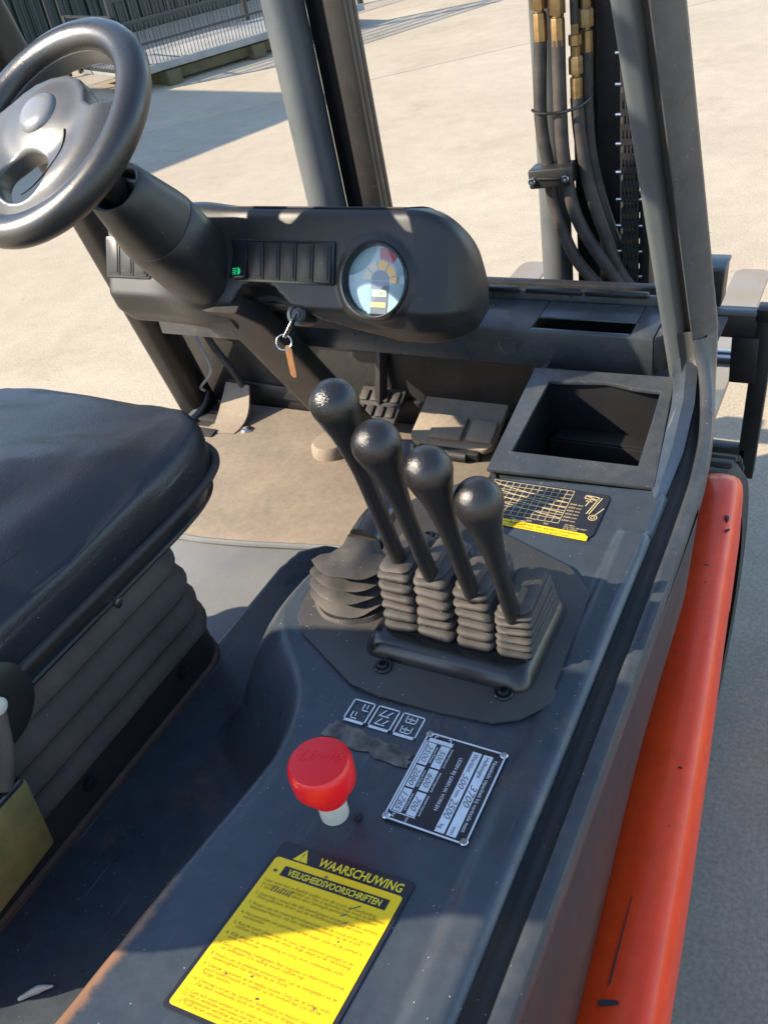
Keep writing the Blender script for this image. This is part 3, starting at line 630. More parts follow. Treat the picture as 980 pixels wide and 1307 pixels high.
flatbox(b, W_(.0085), U_(.0065), W_(.0093), U_(.003), zt); flatbox(b, W_(.0240), U_(.0065), W_(.0248), U_(.003), zt); flatbox(b, W_(.0085), U_(.0038), W_(.0115), U_(.003), zt); flatbox(b, W_(.0218), U_(.0038), W_(.0248), U_(.003), zt)
obj("print_field", b, 'white', rp)
b = B(); tx = lambda s, size, u, v, width=None, mi=0, shear=0.: text(b, s, size, V(W_(v), U_(u), zt + .0005), (0, -1, 0), (1, 0, 0), 'LEFT', shear, mi, width)
tx("Nominale capaciteit bij verticale mast", .0052, .011, .0680, .074); tx("LEZEN BIJ GEBRUIK VORKEN", .0046, .018, .0385, .056)
for a, c in cells: tx("zwaartepunt", .0034, a + .001, .0285, .021); tx("werklast", .0034, a + .003, .0148, .018)
tx("mm", .0042, .0885, .0200); tx("kg", .0042, .0885, .0075)
obj("lettering", b, 'white', rp)
b = B()
tx("Hefhoogte", .0058, .010, .0600, .022); tx("mm", .0052, .083, .0600); tx("Werklast", .0058, .010, .0492, .020); tx("mm", .0052, .049, .0492); tx("kg", .0052, .084, .0492)
tx("3700", .0095, .040, .0588, .022, shear=.35); tx("500", .0085, .032, .0482, .015, shear=.35); tx("2500", .0095, .058, .0482, .020, shear=.35)
for (a, c), t1, t2 in zip(cells, ("500", "600", "700"), ("2500", "2080", "1785")): tx(t1, .0082, a + .004, .0192, .014, shear=.35); tx(t2, .0078, a + .002, .0064, .019, shear=.35)
obj("handwriting", b, 'pencil', rp, kind='stuff')
for x, y in ((X0 + .003, Y0 + .003), (X1 - .003, Y0 + .003), (X0 + .003, Y1 - .003), (X1 - .003, Y1 - .003)):
    b = B(); b.lathe([(.0036, 0), (.0036, .0008), (.0028, .0016), (.0016, .0016), (.0013, .0006), (.0003, .0006)], (x, y, Z0 + .001), (0, 0, 1), 14); obj("rivet", b, 'chrome', rp)
# three pictograms
for k in range(3):
    x0_ = -.3825 + k * .0262; x1_ = x0_ + .0232; y0_, y1_ = .4395, .4665
    b = B(); L_ = .0013
    for q in ((x0_, y0_, x1_, y0_ + .0028), (x0_, y1_ - L_, x1_, y1_), (x0_, y0_, x0_ + L_, y1_), (x1_ - L_, y0_, x1_, y1_)): flatbox(b, *q, Z0, .0004)
    cx = (x0_ + x1_) / 2
    if k == 0:
        for dx, dy in ((-.006, -.006), (.001, .005)): flatbox(b, cx + dx, .453 + dy - .003, cx + dx + .001, .453 + dy + .005, Z0, .0004); flatbox(b, cx + dx, .453 + dy - .003, cx + dx + .007, .453 + dy - .002, Z0, .0004); flatbox(b, cx + dx + .004, .453 + dy, cx + dx + .0048, .453 + dy + .005, Z0, .0004)
    elif k == 1:
        for dy in (-.007, .003):
            b.prism([V(cx - .006, .453 + dy, Z0), V(cx - .005, .453 + dy, Z0), V(cx - .001, .453 + dy + .007, Z0), V(cx - .002, .453 + dy + .007, Z0)], V(0, 0, .0004)); flatbox(b, cx - .006, .453 + dy - .001, cx + .004, .453 + dy, Z0, .0004); b.prism([V(cx + .001, .453 + dy + .001, Z0), V(cx + .002, .453 + dy + .001, Z0), V(cx + .006, .453 + dy + .006, Z0), V(cx + .005, .453 + dy + .0065, Z0)], V(0, 0, .0004))
    else:
        for dy in (-.009, .003): flatbox(b, cx - .006, .453 + dy, cx - .005, .453 + dy + .008, Z0, .0004); flatbox(b, cx - .006, .453 + dy, cx + .005, .453 + dy + .001, Z0, .0004); flatbox(b, cx + .004, .453 + dy, cx + .005, .453 + dy + .008, Z0, .0004); flatbox(b, cx - .0015, .453 + dy + .002, cx - .0005, .453 + dy + .007, Z0, .0004); flatbox(b, cx - .004, .453 + dy + .004, cx + .003, .453 + dy + .005, Z0, .0004)
    obj("lever_pictogram", b, 'white', fl)
b = B(); pr = []
for k in range(36):
    t = k / 36 * 4; e = int(t); f = t - e; c4 = [(-.392, .418), (-.303, .408), (-.301, .426), (-.388, .437)]; a, c = c4[e], c4[(e + 1) % 4]
    pr.append(V(a[0] + (c[0] - a[0]) * f + random.uniform(-.003, .003), a[1] + (c[1] - a[1]) * f + random.uniform(-.0025, .0025), Z0))
b.prism(pr, V(0, 0, .0005)); obj("glue_residue", b, 'glue', fl)
# red knob
rx, ry = -.339, .348
b = B(); b.lathe([(.0125, 0), (.0125, .03)], (rx, ry, 1.0), (0, 0, 1), 20); st = obj("emergency_stop", b, 'stem', fl)
b = B(); b.lathe([(.0135, .024), (.0165, .026), (.0175, .036), (.0195, .040), (.0250, .043), (.0267, .046), (.0272, .063), (.0264, .068), (.0242, .0710), (.018, .0720), (.004, .0722)], (rx, ry, 1.0), (0, 0, 1), 44); obj("stop_button", b, 'red', st)
b = B(); text(b, "Linde", .0165, V(rx - .0175, ry - .006, 1.0720), (.97, .25, 0), (-.25, .97, 0), shear=.45, width=.036, ext=.0005, off=-.0001); obj("embossed_logo", b, 'red', st)
b = B(); b.lathe([(.004, 0), (.0038, .002), (.002, .003)], (-.318, .351, 1.0), (0, 0, 1), 10); obj("rubber_plug", b, 'gloss', fl)
# warning sheet
so_ = V(-.3665, .3045, Z0); sx = V(.9985, .055, 0).normalized(); sy = V(.098, .995, 0).normalized()
def SP(u, v, z=0): return so_ + sx * (u * (1 - .35 * v)) + sy * v + V(0, 0, z)
Wd, Hd = .1205, .1465
b = B(); b.prism([SP(*p) for p in rrect(0, -Hd, Wd, .004, .004, 3)], V(0, 0, .0003)); ws = obj("warning_sheet", b, 'decal', fl)
b = B(); b.prism([SP(*p, .0004) for p in rrect(.0035, -.143 - .0, Wd - .0035, -.0105, .003, 3)], V(0, 0, .0002)); obj("yellow_field", b, 'yellow', ws)
b = B(); b.prism([SP(*p, .0008) for p in ((.016, -.0165), (.109, -.0165), (.109, -.0255), (.016, -.0255))], V(0, 0, .0001)); obj("title_bar", b, 'decal', ws)
b = B(); b.prism([SP(*p, .0004) for p in ((.0175, -.0105 + .0015), (.0305, -.0105 + .0015), (.0240, .0025))], V(0, 0, .0002)); obj("warning_triangle", b, 'yellowink', ws)
b = B(); text(b, "WAARSCHUWING", .0108, SP(.0395, -.0080, .0005), sx, sy, width=.074, off=.0002); obj("lettering", b, 'yellowink', ws)
b = B(); text(b, "VEILIGHEIDSVOORSCHRIFTEN", .0078, SP(.0215, -.0236, .001), sx, sy, width=.083, off=.00015); obj("lettering", b, 'yellowink', ws)
b = B(); text(b, "!", .0105, SP(.0240, -.0083, .0007), sx, sy, 'CENTER')
lines = ["Lees voor het in bedrijf stellen van de truck de handleiding", "en volg de voorschriften op. Het is verboden deze truck te bedienen", "1. Deze truck mag alleen door bevoegde personen worden bediend", "", "2. Overtuig u ervan dat alle beveiligingen aanwezig zijn en werken.", "   Meld gebreken direct aan de verantwoordelijke persoon.", "", "3. Houd u aan de maximale hefcapaciteit van de truck en let op het", "   lastzwaartepunt, zie het capaciteitsplaatje op de truck.", "", "4. Het meerijden van personen of het hoger staan op de vorken is", "   verboden.", "", "5. Rijd de truck alleen met de mast naar achteren geneigd en de", "   vorken laag boven de vloer. Kijk altijd in de rijrichting.", "", "6. Kijk altijd in de rijrichting en zorg voor voldoende zicht,", "   ook achteruit.", "", "7. Geen plotselinge bewegingen. Rijd langzaam en altijd recht vooruit", "   op hellingen. De lading moet stabiel zijn.", "", "8. Houd u aan de geldende verkeersregels. Let op voetgangers en de", "   aanwezigheid van derden bij de truck.", "", "9. Gebruik de vorken op de wijdste positie. Zorg dat de lading recht", "   goed ondersteund en stabiel op de vorken ligt. Let op bij", "   hoge lasten.", "", "10. Overtuig u ervan dat opritten, laadkleppen en vloeren stevig zijn.", "    Zijn deze voldoende sterk om de truck te dragen.", "", "11. Laat zich nooit iemand op of onder de vorken bevinden.", "12. Het is verboden personen met de truck te heffen, tenzij een", "    goedgekeurde werkbak wordt gebruikt.", "13. Trek bij het verlaten van de truck de handrem aan."]
for i, s in enumerate(lines):
    if s: text(b, s, .0040, SP(.0075, -.0335 - i * .00305, .0009), sx, sy, width=min(.108, len(s) * .00165), off=-.00004)
obj("small_print", b, ['ink'], ws)
b = B()
for (u, v, s) in ((.0105, -.0225, .0016), (.052, -.0150, .0015), (.047, -.105, .001), (.060, -.118, .0012), (.090, -.060, .001), (.1, -.11, .0009), (.028, -.110, .001)):
    b.prism([SP(u + math.cos(k) * s * random.uniform(.5, 1.6), v + math.sin(k) * s * random.uniform(.5, 1.4), .0009) for k in (0, 1, 2, 3, 4, 5)], V(0, 0, .0001))
for k in range(7): u = .018 + k * .0026; b.prism([SP(u, -.040, .0009), SP(u + .0006, -.040, .0009), SP(u + .0018, -.0345 - (k % 3) * .001, .0009), SP(u + .0012, -.034 - (k % 3) * .001, .0009)], V(0, 0, .0001))
for (u, v, l) in ((.083, -.034, .009), (.080, -.041, .005), (.085, -.046, .004)): b.prism([SP(u, v, .0009), SP(u + .0009, v, .0009), SP(u + l * .8 + .0009, v + l * .6, .0009), SP(u + l * .8, v + l * .6 + .0006, .0009)], V(0, 0, .0001))
obj("scuff", b, 'glue', ws, kind='stuff')
# load chart
X0, X1, Y0, Y1 = -.385, -.2385, .757, .8415
b = B(); pr = rrect(X0, Y0, X1, Y1, .010, 4); b.prism([V(x, y, Z0) for x, y in pr], V(0, 0, .0004)); lc = obj("load_chart", b, 'decal', fl)
b = B(); g0, g1, h0, h1 = -.383, -.282, .775, .838
for k in range(13): x = g0 + (g1 - g0) * k / 12; flatbox(b, x, h0, x + .0006, h1, Z0 + .0005, .0002)
for k in range(9): y = h0 + (h1 - h0) * k / 8; flatbox(b, g0, y, g1, y + .0006, Z0 + .0005, .0002)
for k in range(4):
    pr = []
    for i in range(9): f = i / 8; pr.append(V(g0 + (g1 - g0) * f, h1 - .004 - k * .010 - (h1 - h0) * .32 * f ** .7, Z0 + .0008))
    for i in range(8): b.prism([pr[i], pr[i + 1], pr[i + 1] + V(0, .001, 0), pr[i] + V(0, .001, 0)], V(0, 0, .0002))
for k in range(6): text(b, "%d mm" % (3000 + 500 * k), .0042, V(-.280, .812 - k * .0062, Z0 + .0005), EX, EY)
for k in range(5): text(b, "%d" % (500 + 100 * k), .0040, V(-.378 + k * .02, .7695, Z0 + .0005), EX, EY)
def line(a, c, wd=.0012): 
    a, c = V(a[0], a[1], Z0 + .0006), V(c[0], c[1], Z0 + .0006); d = (c - a).normalized(); p = V(-d.y, d.x, 0) * wd / 2; b.prism([a - p, c - p, c + p, a + p], V(0, 0, .0002))
line((-.247, .833), (-.2535, .800)); line((-.250, .833), (-.2565, .800)); line((-.246, .800), (-.240, .814))
for q in (((-.266, .834), (-.251, .833)), ((-.2665, .828), (-.2515, .827)), ((-.266, .834), (-.2665, .828)), ((-.251, .833), (-.2515, .827)), ((-.265, .8335), (-.2525, .8275)), ((-.259, .826), (-.2615, .814)), ((-.264, .8235), (-.256, .8235))): line(*q)
for cx_, cy_, rr in ((-.2475, .7945, .0048), (-.2475, .7945, .0022)):
    for k in range(14): a0, a1 = 2 * math.pi * k / 14, 2 * math.pi * (k + 1) / 14; line((cx_ + rr * math.cos(a0), cy_ + rr * math.sin(a0)), (cx_ + rr * math.cos(a1), cy_ + rr * math.sin(a1)), .0009)
for q in rrect(-.335, .7605, -.318, .7685, .002, 2),:
    for i in range(len(q)): line(q[i], q[(i + 1) % len(q)], .0010)
line((-.331, .763), (-.322, .766))
for k in range(3): text(b, ["DE HELL-", "ING VAN DE MAST", "IS TE LEZEN"][k], .0032, V(-.274, .7735 - k * .0036, Z0 + .0005), EX, EY)
obj("chart_print", b, 'gold', lc)
b = B(); b.prism([V(-.385, .7565, Z0 + .0006), V(-.2425, .7525, Z0 + .0006), V(-.2425, .7595, Z0 + .0006), V(-.2475, .7640, Z0 + .0006), V(-.385, .7690, Z0 + .0006)][::1], V(0, 0, .0002)); ystr = obj("yellow_strip", b, 'yellow', fl)
b = B(); text(b, "Capaciteit in verband met de aanbouwdelen", .0052, V(-.383, .7635, Z0 + .0009), (1, -.035, 0), (.035, 1, 0), width=.13); text(b, "Lees het capaciteitsplaatje voor gebruik", .0045, V(-.383, .7585, Z0 + .0009), (1, -.035, 0), (.035, 1, 0), width=.12); obj("lettering", b, 'inkdark', ystr)

# ---- seat
seat_c = V(-.95, .47, 0)
# cushion as a closed shell (rounded slab with a crowned, creased top)
b = B(); nu, nv = 96, 60; P = np.zeros((nu, nv + 1, 3)); HX, HY = .240, .30
for i in range(nu):
    t = 2 * math.pi * i / nu; c, s = math.cos(t), math.sin(t); ex = 2 / 6.0
    ox = HX * math.copysign(abs(c) ** ex, c); oy = HY * math.copysign(abs(s) ** ex, s)
    for j in range(nv + 1):
        f = j / nv
        if f < .12: g = f / .12; sc_ = .965 + .035 * g; z = 1.005 + .035 * g
        elif f < .5: g = (f - .12) / .38; sc_ = 1.0 + .012 * math.sin(g * 2.2) - .055 * g ** 2.4; z = 1.04 + .062 * math.sin(g * 1.45) / math.sin(1.45)
        else: g = (f - .5) / .5; sc_ = .957 * (1 - g) ** .85; z = 1.102 + (.052 - .030 * float(sstep(np.array((y - .08) / .2)))) * (1 - (1 - g) ** 2.0)
        x, y = ox * sc_, oy * sc_
        # waterfall front, crowned rear; folds near the side
        if f >= .12:
            fold = math.exp(-((y + .005 - (x - .235) * .7) / .016) ** 2) * math.exp(-((x - .21) / .085) ** 2); z -= .013 * fold * sstep(np.array((f - .40) / .12))
            fold2 = math.exp(-((y - .05 - (x - .235) * .9) / .02) ** 2) * math.exp(-((x - .20) / .07) ** 2); z += .010 * fold2 * sstep(np.array((f - .40) / .12))
            fold3 = math.exp(-((y + .10 + (x - .235) * .3) / .03) ** 2) * math.exp(-((x - .15) / .1) ** 2); z += .009 * fold3 * sstep(np.array((f - .40) / .12))
            z += .004 * math.sin(y * 40 + x * 17) * math.exp(-((x - .2) / .06) ** 2) * (f > .3) + .0035 * math.sin(x * 25 - y * 21) * (f > .5)
        P[i, j] = (seat_c.x + x, seat_c.y + y, z)
P2 = np.concatenate([P, P[:1]], 0); b.grid(P2); bmesh.ops.remove_doubles(b.bm, verts=b.bm.verts[:], dist=1e-5)
wobble(b, .0050, 9); wobble(b, .0022, 24, 3.); wobble(b, .0007, 70, 5.)
st_ = obj("seat", b, 'leather', fl, sharp=70)
def seat_ring(g, z, n=64, hx=HX, hy=HY, e=6.0):
    out = []
    for i in range(n):
        t = 2 * math.pi * i / n; c, s = math.cos(t), math.sin(t); ex = 2 / e
        out.append(V(seat_c.x + (hx + g) * math.copysign(abs(c) ** ex, c), seat_c.y + (hy + g) * math.copysign(abs(s) ** ex, s), z))
    return out
b = B(); r0 = seat_ring(.003, 1.043, 90); b.tube(r0 + [r0[0]], .0065, 10, caps=False); obj("piping", b, 'skirt', st_)
b = B()
for k in range(150):
    pass
b.loft([seat_ring(-.006, 1.038), seat_ring(-.002, 1.03), seat_ring(-.008, 1.012), seat_ring(-.022, 1.000), seat_ring(-.05, 1.0)], caps=(True, True)); obj("cushion_skirt", b, 'skirt', st_)
b = B(); r0 = seat_ring(-.010, 1.008, 90); b.tube(r0 + [r0[0]], .0045, 8, caps=False); obj("seat_pan_rim", b, 'mast', st_)
b = B(); rings = []
hx2, hy2 = .212, .150; cy2 = .470
def br(g, z): 
    return [V(seat_c.x + p[0], cy2 + p[1], z) for p in rrect(-(hx2 + g), -.40, hx2 + g, (hy2 + g), .035 + max(g, 0), 7)]
rings.append(br(.0, 1.003)); lob = [(1.003, .965), (.965, .927), (.927, .893), (.893, .862)]
for k, (za, zb) in enumerate(lob):
    o_ = .010 + .004 * k; h = za - zb
    rings += [br(o_ - .014, za - h * .02), br(o_ - .008, za - h * .06), br(o_ + .003, za - h * .55), br(o_ + .0075, za - h * .80), br(o_ + .006, za - h * .92), br(o_ - .004, za - h * .99)]
b.loft(rings); wobble(b, .0030, 14); wobble(b, .0010, 60); obj("seat_bellows", b, 'bellow', st_, sharp=60)
b = B(); b.loft([br(.016, .862), br(.020, .858), br(.024, .812), br(.020, .800)]); sb = obj("seat_base", b, 'skirt', st_)
for y in (.548, .365, .19): 
    b = B(); b.lathe([(.009, 0), (.008, .004), (.004, .006)], (-.7135, y, .842), (1, 0, 0), 14); obj("bolt", b, 'gloss', sb)
b = B(); b.loft([br(.022, .810), br(.027, .806), br(.028, .8005), br(.02, .8005)]); obj("base_flange", b, 'rust', st_)
b = B(); b.lathe([(.006, 0), (.006, .004), (.003, .005)], (-.716, .50, 1.005), (1, 0, 0), 10); obj("rim_screw", b, 'chrome', st_)
b = B(); b.lathe([(.05, 0), (.05, .008), (.044, .013), (.02, .014)], (-.712, .312, 1.030), (1, 0, 0), 32); obj("recliner_cover", b, 'plastic', st_)
b = B(); b.lathe([(.010, 0), (.010, .004), (.006, .008), (.003, .009)], (-.698, .314, 1.038), (1, 0, 0), 16); obj("cover_bolt", b, 'stem', st_)
# backrest (stands behind the picture's left edge)
b = B(); rings = []
for z, y, hw, th in ((1.06, .12, .21, .06), (1.12, .10, .235, .08), (1.25, .06, .245, .10), (1.42, .025, .235, .10), (1.52, -.025, .22, .105), (1.58, -.045, .19, .10), (1.62, -.055, .12, .07)):
    rings.append([V(seat_c.x + p[0], y + p[1], z) for p in rrect(-hw, -th, hw, th, .05, 6)])
b.loft(rings); obj("backrest", b, 'leather', st_, sharp=60)
# belt anchor at the left edge
b = B(); pr = [(-.702, .298, .945), (-.688, .282, .862), (-.686, .19, .858), (-.702, .19, .945)]; b.prism([V(*p) for p in pr], V(.012, 0, .004), bev=.003); ol = obj("belt_anchor", b, 'olive', st_)
b = B(); b.box((-.698, .270, .948), (.016, .05, .010), bev=.003); obj("anchor_lip", b, 'chrome', ol)
b = B(); b.tube([V(-.698, .278, .955), V(-.694, .295, .99), V(-.700, .312, 1.03)], .009, 10, smooth=5); obj("belt_strap", b, 'bellow', st_)
b = B(); b.tube([V(-.637, .155, .803), V(-.624, .170, .8045), V(-.612, .179, .8040)], [.002, .004, .001], 7, smooth=4); obj("fallen_twig", b, 'stem', None, label="short pale twig lying on the dark hood at the lower left", cat="twig")

# ---- dashboard pod: heightfield wrapped round a side profile
FU = V(0, .4226, .9063); FN = V(0, -.9063, .4226)                 # face up, face outward
def FP(x, v, h=0): return V(x, 1.03, 1.14) + FU * v + FN * h
fv = lambda z: (z - 1.14) / .9063
prof = [V(0, 1.155, 1.06), V(0, 1.10, 1.048), V(0, 1.055, 1.062), V(0, 1.030, 1.092)]
prof = prof + [V(0, 1.0225, 1.124), V(0, 1.03, 1.14), V(0, 1.0765, 1.2395), V(0, 1.081, 1.2455), V(0, 1.088, 1.2475), V(0, 1.115, 1.241), V(0, 1.145, 1.215), V(0, 1.163, 1.165), V(0, 1.165, 1.11), V(0, 1.155, 1.06)]
def resample(p, n):
    d = [0]; 
    for i in range(1, len(p)): d.append(d[-1] + (p[i] - p[i - 1]).length)
    t = np.linspace(0, d[-1], n); a = np.array([list(q) for q in p]); return np.stack([np.interp(t, d, a[:, k]) for k in range(3)], -1)
NP = 150; pf = resample(prof, NP)
for _ in range(2): pf[1:-1] = (pf[:-2] + 2 * pf[1:-1] + pf[2:]) / 4
tang = np.gradient(pf, axis=0); nrm = np.stack([np.zeros(NP), -tang[:, 2], tang[:, 1]], -1); nrm /= np.linalg.norm(nrm, axis=1)[:, None] + 1e-9
xs = np.concatenate([[-1.131, -1.1305, -1.129, -1.126, -1.121], np.linspace(-1.115, -.585, 160), np.linspace(-.582, -.515, 26), np.linspace(-.513, -.4995, 14)])
cxs = [-1.2, -.93, -.875, -.855, -.83, -.80, -.785, -.76, -.72, -.69, -.63, -.58, -.4]; czs = [1.0, 1.0, 1.118, 1.143, 1.152, 1.146, 1.134, 1.117, 1.097, 1.091, 1.068, 1.04, 1.0]
gc = (-.6255, fv(1.1625)); G = np.zeros((len(xs), NP, 3)); ctr = np.array([0, 1.095, 1.14])
for i, x in enumerate(xs):
    s = 1.0
    if x < -1.115: e = (-1.115 - x) / .016; s = .94 + .06 * math.sqrt(max(0, 1 - e * e))
    if x > -.585: e = (x + .585) / .0855; s = .34 + .66 * math.sqrt(max(0, 1 - e ** 2.4))
    q = pf.copy(); face = (np.arange(NP) < NP) & (pf[:, 1] < 1.084) & (nrm[:, 1] < -.1)
    cz = np.interp(x, cxs, czs)
    h = np.zeros(NP)
    front = (nrm[:, 1] < .25) & (pf[:, 1] < 1.10)
    inset = sstep((cz - pf[:, 2]) / .010 + .5) * front
    h -= .030 * inset
    dpk = math.exp(-((x + .835) / .035) ** 2) * np.exp(-((pf[:, 2] - 1.122) / .025) ** 2); h -= .022 * dpk * inset
    v = (pf[:, 2] - 1.14) / .9063; dg = np.hypot(x - gc[0], v - gc[1]) if True else 0
    dgm = np.where(nrm[:, 1] < -.5, dg, 9)
    h += .006 * sstep((.066 - dgm) / .012) - .014 * sstep((.0505 - dgm) / .002)
    # column root swelling
    cdx = abs(x + .945); h += .026 * np.exp(-(cdx / .055) ** 2) * np.exp(-((pf[:, 2] - 1.16) / .075) ** 2) * front * (1 - inset * .6)
    # right shoulder facet
    q = q + nrm * h[:, None]; c2 = ctr if x < -.7 else np.array([0, 1.120, 1.102]); q = c2 + (q - c2) * s; q[:, 0] = x
    G[i] = q
b = B(); b.loft([[Vector(p) for p in r[:-1]] for r in G]); pod = obj("dashboard", b, 'plastic', fl, sharp=48)
# lid seam across the top and down the right shoulder
b = B(); b.tube([V(-1.125, 1.0905, 1.2478), V(-.70, 1.0905, 1.2478), V(-.59, 1.0905, 1.2478)], .0018, 6, smooth=6); obj("lid_seam", b, 'dark', pod)
b = B(); b.lathe([(.0045, 0), (.0045, .0015), (.003, .0018), (.0027, .0005), (.0003, .0005)], (-.521, 1.092, 1.195), (.80, -.55, .2), 14); obj("lid_screw", b, 'gloss', pod)
kT = int(np.argmin(np.abs(pf[:, 1] - 1.092) + 10 * (pf[:, 2] < 1.2))); kN = int(np.argmin(np.abs(pf[:, 2] - 1.13) + 10 * (pf[:, 1] < 1.14))); sp = []
for i in range(len(xs)):
    if xs[i] > -.60 and xs[i] < -.5005:
        e = (xs[i] + .60) / .1; k = kT + (kN - kT) * e ** 1.6; k0_ = int(k); fr = k - k0_; q = G[i, k0_] * (1 - fr) + G[i, k0_ + 1] * fr; sp.append(Vector(q))
b = B(); b.tube(sp, .0018, 6); obj("lid_seam", b, 'dark', pod)
# switch banks
def bank(x0, x1, n, v0, v1, lamp):
    b = B(); b.prism([FP(*p, .0) for p in rrect(x0 - .004, v0 - .004, x1 + .004, v1 + .004, .003, 3)], FN * .0035, bev=.001); f = obj("switch_bank", b, 'gloss', pod)
    wv = (x1 - x0) / n
    for k in range(n):
        a, c = x0 + wv * k + .0008, x0 + wv * (k + 1) - .0008
        if lamp and k == 0:
            b = B(); mid = (v0 + v1) / 2; b.prism([FP(a, v0, .003), FP(a, v1, .003), FP(a, v1, .0045), FP(a, mid, .006), FP(a, v0 + .004, .013), FP(a, v0, .012)], V(c - a, 0, 0), bev=.0008); r_ = obj("rocker_switch", b, 'gloss', f, label="rocker switch with a green lamp symbol")
            b = B(); cxx = (a + c) / 2; cv = v0 + .011
            b.prism([FP(cxx + .001 + .0045 * math.cos(t), cv + .0055 * math.sin(t), .0118) for t in np.linspace(-1.57, 1.57, 9)], FN * .0006)
            for q in (-.004, -.0013, .0013, .004): b.prism([FP(cxx - .0085, cv + q - .0006 - .001, .0118), FP(cxx - .001, cv + q - .0006, .0118), FP(cxx - .001, cv + q + .0006, .0118), FP(cxx - .0085, cv + q + .0006 - .001, .0118)], FN * .0006)
            obj("lamp_symbol", b, 'green', r_)
        else:
            b = B(); b.prism([FP(*p, .003) for p in rrect(a, v0, c, v1, .0012, 2)], FN * .003, bev=.0006); r_ = obj("blank_switch", b, 'plastic', f)
            b = B(); b.prism([FP(*p, .006) for p in rrect(a + .0045, v0 + .004, c - .0035, v1 - .004, .001, 2)], FN * .0012, bev=.0005); obj("switch_face", b, 'plastic', r_)
bank(-.872, -.697, 6, fv(1.157), fv(1.2055), True); bank(-1.127, -1.041, 3, fv(1.153), fv(1.2045), False)
# gauge
gp = lambda r, t, h: FP(gc[0] + r * math.cos(t), gc[1] + r * math.sin(t), h)
b = B(); b.lathe([(.0485, -.012), (.0535, -.008), (.0545, .006), (.0530, .010), (.0500, .0105), (.0485, .006), (.0475, -.004), (.0475, -.012)], FP(gc[0], gc[1], 0), FN, 56, caps=(False, False)); ga = obj("instrument", b, 'gloss', pod)
b = B(); b.lathe([(.001, -.0055), (.048, -.0055), (.048, -.009)], FP(gc[0], gc[1], 0), FN, 48); obj("dial", b, 'dial', ga)
def sector(b, r0, r1, a0, a1, h, n=8):
    tt = [R(a0 + (a1 - a0) * k / n) for k in range(n + 1)]; c = (gc[0] + .004, gc[1] + .001)
    q = lambda r, t: FP(c[0] + r * math.cos(t), c[1] + r * math.sin(t), h)
    b.prism([q(r0, t) for t in tt] + [q(r1, t) for t in tt[::-1]], FN * .0003)
b = B(); sector(b, .015, .027, 62, 100, -.005); sector(b, .015, .027, 18, 56, -.005); sector(b, .015, .027, -8, 13, -.005); obj("amber_field", b, 'dialyellow', ga)
b = B(); sector(b, .015, .027, 106, 140, -.005); sector(b, .015, .027, 145, 178, -.005); obj("pale_field", b, 'dialpale', ga)
b = B(); sector(b, .029, .044, 52, 70, -.005); sector(b, .029, .044, 72, 92, -.005); obj("red_field", b, 'dialred', ga)
b = B(); sector(b, .0, .0135, 0, 180, -.005, 12); b.prism([FP(gc[0] + u, gc[1] + v, -.005) for u, v in ((-.010, .0), (.018, 0), (.016, -.045), (-.010, -.045))], FN * .0002); obj("centre_field", b, 'dialgrey', ga)
b = B(); b.prism([FP(gc[0] + u, gc[1] + v, -.0047) for u, v in ((-.008, -.012), (.015, -.012), (.015, -.021), (-.008, -.021))], FN * .0004); obj("hour_display", b, 'lcd', ga)
b = B(); text(b, "12085", .0075, FP(gc[0] - .006, gc[1] - .019, -.0042), EX, FU); obj("hour_digits", b, 'dialgrey', ga)
b = B(); b.prism([FP(gc[0] + u, gc[1] + v, -.0047) for u, v in ((-.009, -.029), (.015, -.029), (.015, -.036), (-.009, -.036))], FN * .0004); obj("status_display", b, 'lcdo', ga)
b = B(); b.lathe([(.047, .001), (.03, .0025), (.002, .003)], FP(gc[0], gc[1], 0), FN, 48, caps=(False, True)); obj("glass", b, 'glass', ga)
# lower skirt and column trunk
KS = 1.066
hub = V(-.882 * KS, .805 * KS, 1.65 - .21 * KS); ca = V(math.sin(R(1)) * math.sin(R(36)), math.cos(R(1)) * math.sin(R(36)), -math.cos(R(36))); CXX, cu_, _z = frame(-ca, (1, 0, 0))
b = B(); rings = []
for y, z, xl_, xr_ in ((1.005, 1.115, -.925, -.86), (1.045, 1.075, -.93, -.845), (1.10, .99, -.931, -.835), (1.215, .81, -.932, -.83), (1.285, .70, -.934, -.83)):
    dv = V(0, .844, .536); rings.append([V(0, y, z) + V(xl_ + p[0] * (xr_ - xl_), 0, 0) + dv * (p[1] * .034) for p in rrect(0, 0, 1, 1, .12, 4)])
b.loft(rings); obj("column_trunk", b, 'plastic', pod, sharp=50)
b = B(); rings = []
def colring(s, r, sq=2.2, sx_=1.0): 
    c = hub + ca * s; return [c + CXX * (r * sx_ * math.copysign(abs(math.cos(t)) ** (2 / sq), math.cos(t))) + cu_ * (r * math.copysign(abs(math.sin(t)) ** (2 / sq), math.sin(t))) for t in (2 * math.pi * k / 40 for k in range(40))]
b.loft([colring(.145, .030), colring(.120, .031), colring(.112, .035), colring(.111, .0390), colring(.116, .0425), colring(.14, .0465), colring(.19, .0555, 2.4), colring(.204, .0575, 2.4)]); sl = obj("column_sleeve", b, 'plastic', pod, sharp=50)
b = B(); b.loft([colring(.205, .0562, 2.4), colring(.207, .0580, 2.4), colring(.25, .0580, 2.5), colring(.32, .0575, 2.6), colring(.37, .0575, 2.8), colring(.42, .055, 3)]); obj("column_base", b, 'plastic', pod, sharp=50)
b = B(); b.lathe([(.019, .03), (.019, .17)], hub, ca, 24); obj("steering_shaft", b, 'gloss', pod)
